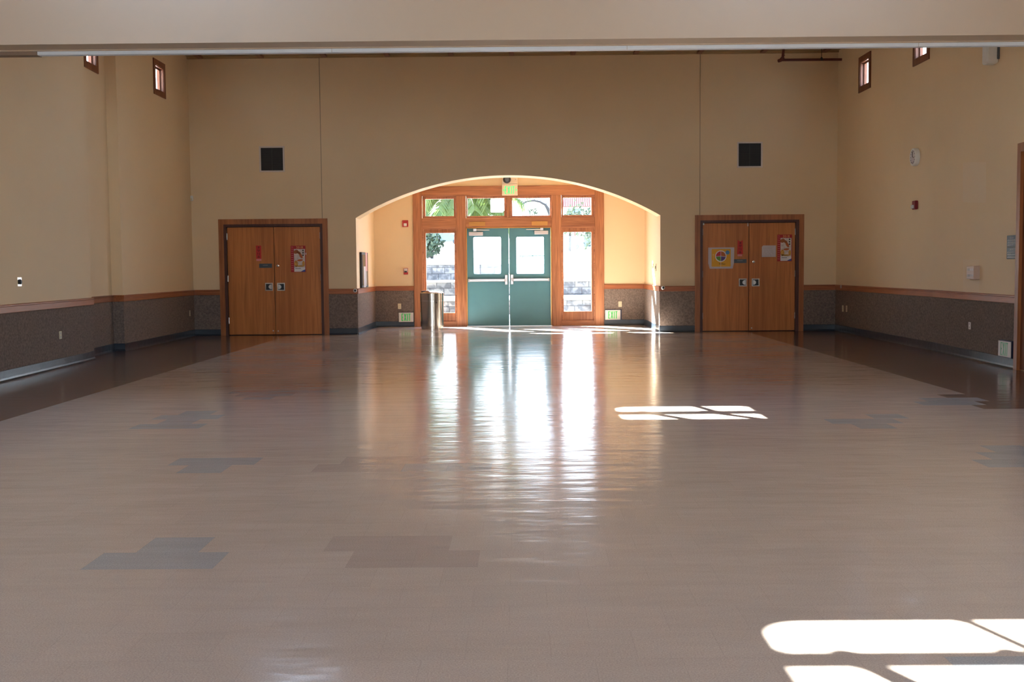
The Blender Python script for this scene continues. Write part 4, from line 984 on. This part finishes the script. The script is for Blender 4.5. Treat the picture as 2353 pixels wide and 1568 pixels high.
# clock
a = on_plan(2107, 361, RIGHT); x = a.x
r = empty('wall_clock', tuple(a), 'round white wall clock on the right wall', 'clock')
MB().lathe((x-.075, a.y, a.z), [(.11, .012), (.125, .0), (.14, .004), (.146, .02), (.146, .075)], 36, 'x').build('case', M['white'], r, True)
MB().lathe((x-.068, a.y, a.z), [(.115, 0), (.115, .006)], 32, 'x').build('dial', M['paperw'], r, True)
m = MB(); m.tube([(x-.07, a.y, a.z), (x-.07, a.y-.05, a.z-.012)], .005, 6); m.tube([(x-.072, a.y, a.z), (x-.072, a.y+.01, a.z+.085)], .004, 6); m.build('hands', M['dark'], r)
m = MB()
for k in range(12):
    t = k*math.pi/6; m.tube([(x-.070, a.y+.09*math.sin(t), a.z+.09*math.cos(t)), (x-.070, a.y+.105*math.sin(t), a.z+.105*math.cos(t))], .004, 5)
m.build('hour_marks', M['dark'], r)
# white box high on right wall
a, b = on_plan(2290, 100, RIGHT), on_plan(2290, 147, RIGHT); ym = a.y
r = MB().box((a.x-.16, ym-.09, b.z), (a.x, ym+.09, b.z+.42), .02).build('wall_speaker', M['white']); tag(r, 'white speaker box high on the right wall touching the track', 'speaker')
box('bracket', (a.x-.03, ym-.12, b.z+.05), (a.x, ym-.09, b.z+.4), M['signgrey'], r, .003)
# thermostat guards
a, b = on_plan(2246, 611, RIGHT), on_plan(2246, 642.5, RIGHT); ym, x = a.y, a.x
r = empty('thermostat_guard', (x, ym, b.z), 'pair of pinkish thermostats in slotted guards on the right wall', 'thermostat')
g_ = MB().box((x-.09, ym-.10, b.z), (x, ym+.06, a.z), .008).build('guard', M['guard'], r)
m = MB()
for rz in (.30, .72):
    for k in range(4): m.box((x-.092, ym-.08+k*.033, b.z+(a.z-b.z)*rz-.015), (x-.0895, ym-.066+k*.033, b.z+(a.z-b.z)*rz+.015))
m.build('slots', M['paper'], g_)
g_ = MB().box((x-.035, ym+.08, b.z+.005), (x, ym+.30, a.z-.005), .006).build('guard', M['guard'], r)
m = MB()
for rz in (.28, .72):
    for k in range(4): m.box((x-.037, ym+.10+k*.045, b.z+(a.z-b.z)*rz-.016), (x-.0345, ym+.122+k*.045, b.z+(a.z-b.z)*rz+.016))
m.build('slots', M['signtext'], g_)
# wall sign (two plates in one) near the right edge, with illegible text rows
a, b = on_plan(2317.2, 541.5, RIGHT), on_plan(2338.5, 595, RIGHT); y0, y1 = b.y+.02, a.y; zt_, zb_ = on_plan(2328, 541, RIGHT).z, on_plan(2328, 595.3, RIGHT).z; zt_, zb_ = zt_, zb_
xx = xw((y0+y1)/2)
r = empty('wall_sign', (xx, (y0+y1)/2, zb_), 'slate grey sign with two text blocks beside the brown door', 'sign')
hm = (zt_+zb_)/2
for z0_, z1_, n_ in ((hm+.002, zt_, 0), (zb_, hm-.002, 1)):
    p_ = box('sign_plate', (xx-.014, y0, z0_), (xx+.012, y1, z1_), M['signgrey'], r, .002)
    m = MB(); H_ = z1_-z0_
    for row in range(4):
        zc = z1_-H_*(.2+.21*row); w0, w1 = (.32, .68) if row == 0 else (.08, .92); k = 0; u = w0
        while u < w1-.02:
            m.box((xx-.0155, y1-(y1-y0)*u, zc-.010), (xx-.0138, y1-(y1-y0)*(u+.045), zc+.010 if k % 3 else zc+.004)); u += .062; k += 1
    m.build('text_rows', M['signtext'], p_)
# sprinkler pipe by the far right ceiling
pa, pb = at(1797, 112, D1-.25), at(1797, 138, D1-.25); pc = at(1926, 141.5, D1-.25)
r = empty('sprinkler_pipe', (pb.x, D1-.25, pb.z), 'dark red sprinkler pipe under the ceiling in the far right corner', 'pipe')
MB().tube([(pb.x, D1-.25, pb.z), (6.55, D1-.25, pb.z)], .026, 12).build('branch_pipe', M['pipe'], r, True)
MB().tube([(pb.x+.01, D1-.25, pb.z), (pb.x+.03, D1-.25, ZC)], .027, 12).build('riser', M['pipe'], r, True)
MB().tube([(pb.x-.075, D1-.27, pb.z-.02), (pb.x-.03, D1-.25, pb.z-.005), (pb.x+.02, D1-.25, pb.z+.05), (pb.x+.03, D1-.25, pb.z+.10)], [.034, .036, .036, .034], 12).build('elbow', M['pipe'], r, True)
h_ = at(1888, 125, D1-.25); m = MB().tube([(h_.x, D1-.25, pb.z+.02), (h_.x, D1-.25, ZC)], .006, 6); m.lathe((h_.x, D1-.25, pb.z-.02), [(.03, 0), (.034, .02), (.03, .04), (.012, .07)], 14); m.build('hanger', M['dark'], r, True)
# display case on the left alcove wall
def on_x(px, py, Xp): d = ray(px, py); return CAM+d*(Xp/d.x)
a, b = on_x(826.6, 620, A0), on_x(840.8, 620, A0); zt_, zb_ = on_x(833, 580.5, A0).z, on_x(833, 661, A0).z
yA, yB = a.y, b.y
zb_ = max(zb_, .958)
r = empty('display_case', (A0, (yA+yB)/2, zb_), 'dark glass display case on the left alcove side wall', 'display case')
box('case', (A0+.001, yA, zb_), (A0+.05, yB, zt_), M['dark'], r, .006); box('glass_door', (A0+.05, yA+.05, zb_+.05), (A0+.056, yB-.05, zt_-.05), M['glassdark'], r, .002)
box('divider', (A0+.05, (yA+yB)/2+.1, zb_+.03), (A0+.062, (yA+yB)/2+.14, zt_-.03), M['alu'], r)
box('paper_sheet', (A0+.056, yB-.75, zt_-.75), (A0+.058, yB-.45, zt_-.3), M['paperw'], r); box('paper_sheet', (A0+.056, yB-.45, zb_+.35), (A0+.058, yB-.2, zb_+.75), M['pinkprint'], r)
# small plates on right alcove wall
for px, lab in ((1501, 'small dark wall switch further inside on the right alcove wall'), (1507.6, 'small pale wall switch nearer the arch edge on the right alcove wall')):
    a = on_x(px, 607, A1); zt_, zb_ = on_x(px, 600, A1).z, on_x(px, 623, A1).z
    r = box('wall_switch', (A1-.012, a.y-.045, zb_), (A1, a.y+.045, zt_-.06), M['ivory'], None, .003); tag(r, lab, 'switch', 'alcove wall switches')
    box('toggle', (A1-.02, a.y-.02, (zt_+zb_)/2-.06), (A1-.011, a.y+.02, (zt_+zb_)/2+.0), M['dark'], r)
# round hooks on the chair rail
for (px, py, Y, lab) in ((816, 668, D1, 'small round metal hook on the rail left of the arch'), (1523.5, 661.5, D1, 'small round metal hook on the rail right of the arch')):
    c = at(px, py, Y-.03); m = MB()
    m.lathe((c.x, Y-.045, c.z), [(.012, 0), (.034, .002), (.040, .008), (.036, .014)], 22, 'y'); r = m.build('rail_hook', M['alu'], None, True); tag(r, lab, 'hook', 'rail hooks')
    MB().lathe((c.x+.004, Y-.048, c.z), [(.02, 0), (.024, .004)], 18, 'y').build('hook_center', M['dark'], r, True)
a = on_plan(1936.5, 659, RIGHT); m = MB(); m.lathe((a.x-.045, a.y, a.z), [(.012, 0), (.034, .003), (.04, .01), (.036, .016)], 20, 'x'); r = m.build('rail_hook', M['alu'], None, True); tag(r, 'small round metal hook on the right wall rail at the far corner', 'hook', 'rail hooks')

# ------------------------------------------------------------------ outdoors
def plane_quad(name, pts, m, label, cat, th=.2):
    mb = MB(); n = len(pts); lo = [(p[0], p[1], p[2]-th) for p in pts]
    mb.mesh(list(pts)+lo, [tuple(range(n)), tuple(range(2*n-1, n-1, -1))]+[(k, (k+1) % n, n+(k+1) % n, n+k) for k in range(n)])
    o = mb.build(name, m); tag(o, label, cat, kind='structure'); return o
plane_quad('ground', [(-60, -40, -.16), (60, -40, -.16), (60, D2+.1, -.16), (-60, D2+.1, -.16)], M['concrete'], 'pale ground around the building', 'ground')
plane_quad('ground_terrace', [(-40, D2+.05, -.01), (40, D2+.05, -.01), (40, 33, -.01), (-40, 33, -.01)], M['concrete'], 'sunlit concrete terrace outside the doors', 'terrace')
def zy(py, px, Y): return at(px, py, Y).z
Ys = [33, 37.5, 41.5]
z1 = zy(686, 1325, Ys[0]); z2 = zy(643.5, 1325, Ys[1]); z3 = zy(606, 1010, Ys[2])
plane_quad('ground_terrace_step', [(-40, Ys[0]+.3, z1-.01), (40, Ys[0]+.3, z1-.01), (40, Ys[1], z1-.01), (-40, Ys[1], z1-.01)], M['concrete'], 'narrow sunlit terrace between the two stone walls', 'terrace')
plane_quad('ground_terrace_step', [(-40, Ys[1]+.3, z2-.01), (40, Ys[1]+.3, z2-.01), (40, Ys[2], z2-.01), (-40, Ys[2], z2-.01)], M['concrete'], 'upper sunlit terrace above the second stone wall', 'terrace')
for k, (Y, za, zb, x0, x1, lab) in enumerate(((Ys[0], -.3, z1, -40, 40, 'lowest stone block retaining wall outside the doors'), (Ys[1], z1-.2, z2, -40, 40, 'middle stone block retaining wall outside the doors'), (Ys[2], z2-.2, z3, -40, at(1158, 610, Ys[2]).x, 'upper stone block retaining wall seen through the left glass'))):
    r = MB().box((x0, Y, za), (x1, Y+.35, zb-.05)).build('retaining_wall', M['stone']); tag(r, lab, 'wall', 'stone retaining walls')
    box('coping', (x0, Y-.04, zb-.05), (x1, Y+.4, zb), M['concrete'], r, .01)
xe = at(1158, 610, Ys[2]).x
hz = zy(574, 1320, 150)
mb = MB(); mb.mesh([(-40, Ys[2]+.3, z3-.02), (xe, Ys[2]+.3, z3-.02), (xe+.3, Ys[2]+.1, z2-.01), (60, Ys[2]+.1, z2-.01), (90, 150, hz), (-90, 150, hz), (-120, 260, hz+.5), (120, 260, hz+.5)], [(0, 1, 5), (1, 2, 3, 4), (1, 4, 5), (5, 4, 7, 6)])
o = mb.build('ground_slope', M['hill']); tag(o, 'pale sunlit slope rising beyond the terraces', 'slope', kind='structure')

# palm behind the left transoms
def frond(mb, base, ang, length, rise, droop, n=18, lw=.062, ll=.5):
    pts = []
    for k in range(n+1):
        t = k/n; pts.append(Vector((base[0]+math.cos(ang)*length*t, base[1]+math.sin(ang)*length*t, base[2]+rise*math.sin(t*2.0)-droop*t*t)))
    mb.cur = 0; mb.tube(pts, [.018*(1-.8*k/n)+.004 for k in range(n+1)], 5)
    side = Vector((-math.sin(ang), math.cos(ang), 0))
    for k in range(2, n+1):
        d = (pts[k]-pts[k-1]).normalized()
        for j in range(2):
            p = pts[k-1]+(pts[k]-pts[k-1])*j*.5
            for s in (-1, 1):
                l = ll*(1-.5*abs(k/n-.5))*(.8+.4*random.random()); e = p+(side*s*.75+d*.55+Vector((0, 0, -.45-.3*random.random())))*l; m_ = p+(e-p)*.45+Vector((0, 0, .05))
                w = d*lw
                mb.face([p-w*.5, p+w*.5, m_+w, m_-w*.3]); mb.face([m_-w*.3, m_+w, e+w*.1])
def palm(px, Y, zc, n, L_, label, grp=None):
    x = at(px, 500, Y).x; r = empty('palm_tree', (x, Y, -.01), label, 'palm', grp)
    z0 = .0 if Y < 33 else z1
    m = MB(); pts = [(x+.03*math.sin(k), Y, -.05+(zc+.05)*k/10) for k in range(11)]
    m.tube(pts, [.13+.015*(k % 2) for k in range(11)], 12); m.build('trunk', M['bark'], r, True)
    m = MB()
    for k in range(n):
        a = 2*math.pi*k/n+random.uniform(-.2, .2); frond(m, (x, Y, zc), a, L_*random.uniform(.8, 1.1), random.uniform(.2, .9), random.uniform(.5, 1.35))
    m.build('fronds', M['leaf_thin'], r)
palm(1059, 31.2, 3.28, 30, 1.7, 'green palm whose fronds hang behind the left transom windows')
palm(925, 35.5, 3.5, 30, 2.1, 'green palm behind the far left post of the entrance')

# leafy trees
def clump(mb, c, R_, n, s):
    for _ in range(n):
        u = Vector((random.gauss(0, 1), random.gauss(0, 1), random.gauss(0, .8))); u = u.normalized()*R_*random.uniform(.5, 1.05)
        p = Vector(c)+Vector((u.x, u.y, u.z*.8)); a = Vector((random.gauss(0, 1), random.gauss(0, 1), random.gauss(0, 1))).normalized(); b = a.cross(Vector((random.random(), random.random(), 1))).normalized()
        mb.face([p-a*s, p+b*s*.5, p+a*s, p-b*s*.5])
def tree(px, Y, ztop, zg, R_, label, n=900, s=.25, name='leafy_tree', grp=None):
    x = at(px, 500, Y).x; r = empty(name, (x, Y, zg), label, 'tree', grp)
    m = MB(); m.tube([(x, Y, zg-.2), (x+.1, Y, zg+(ztop-zg)*.5), (x, Y, ztop-R_*.6)], [R_*.09, R_*.07, R_*.03], 8); m.build('trunk', M['bark'], r, True)
    m = MB()
    for k in range(7):
        c_ = (x+random.uniform(-.6, .6)*R_, Y+random.uniform(-.6, .6)*R_, ztop-R_*random.uniform(.5, 1.3)); clump(m, c_, R_*.6, n//7, s)
    m.build('foliage', M['leaf2'], r)
zz = lambda py, px, Y: at(px, py, Y).z
tree(1369, 110, zz(456, 1369, 110), hz-.8, 2.9, 'green tree in front of the red roof through the far right transom', 1000, .22)
tree(1308, 118, zz(474, 1308, 118), hz-.6, 1.8, 'smaller green tree below the red roof through the far right transom', 700, .22)
tree(990, 60, zz(536, 985, 60)+.4, z3+.2, 1.0, 'dark bushy tree seen at the top of the left sidelight', 700, .16)
tree(984, 64, 9.2, slope_z(64) if 'slope_z' in globals() else 1.8, 2.9, 'tall dense dark tree beyond the upper wall behind the left sidelight', 1800, .3)
# bare branching tree in the middle transom
Yb = 62; B = lambda px, py, dy=0: tuple(at(px, py, Yb)+Vector((0, dy, 0)))
bx_ = B(1271, 500)
r = empty('bare_tree', (bx_[0], Yb, z2+.3), 'bare branching tree arching across the transom right of the exit sign', 'tree')
m = MB(); slope_z = lambda y: z2+(y-Ys[2]-.1)/(150-Ys[2]-.1)*(hz-z2)
m.tube([(bx_[0], Yb, slope_z(Yb)-.02), B(1275, 560), B(1266, 497), B(1259, 480), B(1253, 471)], [.22, .2, .13, .10, .07], 8)
m.tube([B(1253, 471), B(1240, 464), B(1226, 461), B(1212, 463), B(1200, 468)], [.07, .06, .06, .05, .05], 7)
for pl in ([(1226, 461), (1222, 456), (1218, 450)], [(1226, 461), (1231, 455), (1236, 449)], [(1204, 466), (1199, 459), (1196, 452)], [(1200, 468), (1196, 474)], [(1212, 463), (1206, 456)], [(1253, 471), (1262, 462), (1270, 455)], [(1240, 464), (1246, 457)]):
    m.tube([B(*p, (.4*i)) for i, p in enumerate(pl)], [.035, .025, .012][:len(pl)] if len(pl) == 3 else [.04, .015], 5)
m.build('branches', M['bark'], r, True)
m = MB(); clump(m, B(1224, 488), .28, 120, .07); clump(m, B(1202, 467), .2, 60, .06); m.build('leaf_clumps', M['leaf2'], r)
# building with red tiled roof
Yg = 165; a, b = at(1230, 520, Yg), at(1352, 520, Yg); zr0, zr1 = zz(476, 1320, Yg), zz(448, 1320, Yg)
r = empty('building', ((a.x+b.x)/2, Yg, hz), 'distant stucco building with a red tiled roof in the far right transom', 'building')
box('walls', (at(1292, 500, Yg).x, Yg, hz-.5), (b.x+4, Yg+9, zr0), M['stucco'], r)
m = MB(); x0, x1 = at(1288, 480, Yg).x, b.x+4.6; m.mesh([(x0, Yg-.6, zr0), (x1, Yg-.6, zr0), (x1-.5, Yg+4.5, zr1+1), (x0+.6, Yg+4.5, zr1+1), (x0, Yg+9.6, zr0), (x1, Yg+9.6, zr0)], [(0, 1, 2, 3), (3, 2, 5, 4), (0, 3, 4), (1, 5, 2), (0, 4, 5, 1)])
rf = m.build('roof', M['rooftile'], r)
m = MB()
for k in range(26): xx_ = x0+.3+(x1-x0-.8)*k/25; m.tube([(xx_, Yg-.6, zr0+.05), (x0+.6+(x1-x0-1.1)*k/25, Yg+4.5, zr1+1.05)], .09, 5)
m.build('roof_ridges', M['rooftile'], rf)
for px in (1313, 1327): c = at(px, 486, Yg); w_ = box('window', (c.x-.5, Yg-.05, c.z-.4), (c.x+.5, Yg, c.z+.4), M['carglass'], r)
# parked car
def car(px, py, Y, L_, label):
    c = at(px, py, Y); x, z0 = c.x, c.z; r = empty('car', (x, Y, z0), label, 'car', 'parked cars')
    prof = [(-.5, .22), (-.5, .5), (-.47, .62), (-.30, .66), (-.17, .98), (.20, 1.0), (.36, .68), (.49, .6), (.5, .25)]
    P_ = [(x+u*L_, z0+v*1.45) for u, v in prof]
    MB().prism_y(P_, Y, Y+1.8).build('body', M['carpaint'], r)
    m = MB(); m.prism_y([(x+u*L_, z0+v*1.45) for u, v in [(-.27, .67), (-.16, .93), (.01, .95), (.01, .67)]], Y-.02, Y+.01); m.prism_y([(x+u*L_, z0+v*1.45) for u, v in [(.03, .67), (.03, .95), (.18, .94), (.31, .68)]], Y-.02, Y+.01); m.build('side_window', M['carglass'], r)
    for u in (-.32, .32): MB().lathe((x+u*L_, Y-.05, z0+.32), [(.2, 0), (.33, .02), (.33, .25)], 20, 'y').build('wheel', M['rubber'], r, True)
car(1350, 573, 148, 4.6, 'distant pale car with dark windows seen through the right sidelight')
car(1018, 562, 140, 4.8, 'distant pale car seen at the top of the left sidelight')
# sign pole and park bench
c = at(1321, 578, 70); r = MB().tube([(c.x, 70, z2+.4), (c.x, 70, zz(534, 1321, 70)+1)], .05, 8).build('lamp_pole', M['pipe'], None, True); tag(r, 'thin reddish pole seen through the right sidelight', 'pole')
Yt = 60; c = at(1232, 580, Yt); c.z = slope_z(Yt)+.1
r = empty('picnic_table', (c.x, Yt, c.z), 'green picnic table on the slope seen through the right door window', 'table')
box('tabletop', (c.x-.9, Yt-.35, c.z+.45), (c.x+.7, Yt+.35, c.z+.51), M['benchgreen'], r, .01)
for s in (-1, 1): box('bench_seat', (c.x-.9, Yt+s*.75-.13, c.z+.25), (c.x+.7, Yt+s*.75+.13, c.z+.29), M['benchgreen'], r, .01)
for s in (-.7, .5):
    m = MB(); m.tube([(c.x+s, Yt-.8, c.z-.1), (c.x+s, Yt-.25, c.z+.46)], .03, 6); m.tube([(c.x+s, Yt+.8, c.z-.1), (c.x+s, Yt+.25, c.z+.46)], .03, 6); m.build('leg', M['benchgreen'], r)

# ------------------------------------------------------------------ light
sun_h = Vector((.62, -.785)).normalized(); TEL = .70
d = Vector((sun_h.x, sun_h.y, -TEL)).normalized()
sl = bpy.data.lights.new('sun', 'SUN'); sl.energy = 51; sl.angle = math.radians(.32); sl.color = (1, .965, .91)
so = bpy.data.objects.new('sun', sl); COL.objects.link(so); so.rotation_euler = d.to_track_quat('-Z', 'Y').to_euler()
w = bpy.data.worlds.new('sky'); SC.world = w; w.use_nodes = True; nt = w.node_tree
bg = nt.nodes['Background']; tcw = nt.nodes.new('ShaderNodeTexCoord'); sxw = nt.nodes.new('ShaderNodeSeparateXYZ'); cr = nt.nodes.new('ShaderNodeValToRGB')
cr.color_ramp.elements[0].position = 0.0; cr.color_ramp.elements[0].color = (.86, .92, 1, 1); cr.color_ramp.elements[1].position = .6; cr.color_ramp.elements[1].color = (.42, .62, 1, 1)
nt.links.new(tcw.outputs['Generated'], sxw.inputs[0]); nt.links.new(sxw.outputs['Z'], cr.inputs[0]); nt.links.new(cr.outputs[0], bg.inputs[0]); bg.inputs[1].default_value = 5.0
def portal(name, loc, sx, sy, direction):
    l = bpy.data.lights.new(name, 'AREA'); l.shape = 'RECTANGLE'; l.size = sx; l.size_y = sy; l.energy = 1; l.cycles.is_portal = True
    o = bpy.data.objects.new(name, l); COL.objects.link(o); o.location = loc; o.rotation_euler = Vector(direction).to_track_quat('-Z', 'Y').to_euler()
portal('portal_entrance', ((E0+E1)/2, D2+.3, 1.5), 4.5, 3.0, (0, -1, 0))
portal('portal_right', (6.7, 2.5, 1.36), 4.3, 2.5, (-1, 0, 0))
portal('portal_front', (0, -6.35, 1.95), 6.8, 2.1, (0, 1, 0))
for s_ in SKY: portal('portal_skylight', ((s_[0]+s_[1])/2, (s_[2]+s_[3])/2, ZC+.2), s_[1]-s_[0], s_[3]-s_[2], (0, 0, -1))

# ------------------------------------------------------------------ camera, view
cd = bpy.data.cameras.new('camera'); cd.sensor_width = 36; cd.sensor_fit = 'HORIZONTAL'; cd.lens = F/2353*36; cd.clip_end = 1000
co = bpy.data.objects.new('camera', cd); COL.objects.link(co)
from mathutils import Matrix
mw = Matrix(((RT.x, UP.x, -FW.x, CAM.x), (RT.y, UP.y, -FW.y, CAM.y), (RT.z, UP.z, -FW.z, CAM.z), (0, 0, 0, 1)))
co.matrix_world = mw; SC.camera = co
SC.view_settings.view_transform = 'Standard'; SC.view_settings.look = 'None'; SC.view_settings.gamma = 1; SC.view_settings.use_curve_mapping = False
SC.view_settings.exposure = 1.66
SC.cycles.use_denoising = True
SC.cycles.max_bounces = 14; SC.cycles.diffuse_bounces = 8; SC.cycles.transparent_max_bounces = 16; SC.cycles.sample_clamp_indirect = 8
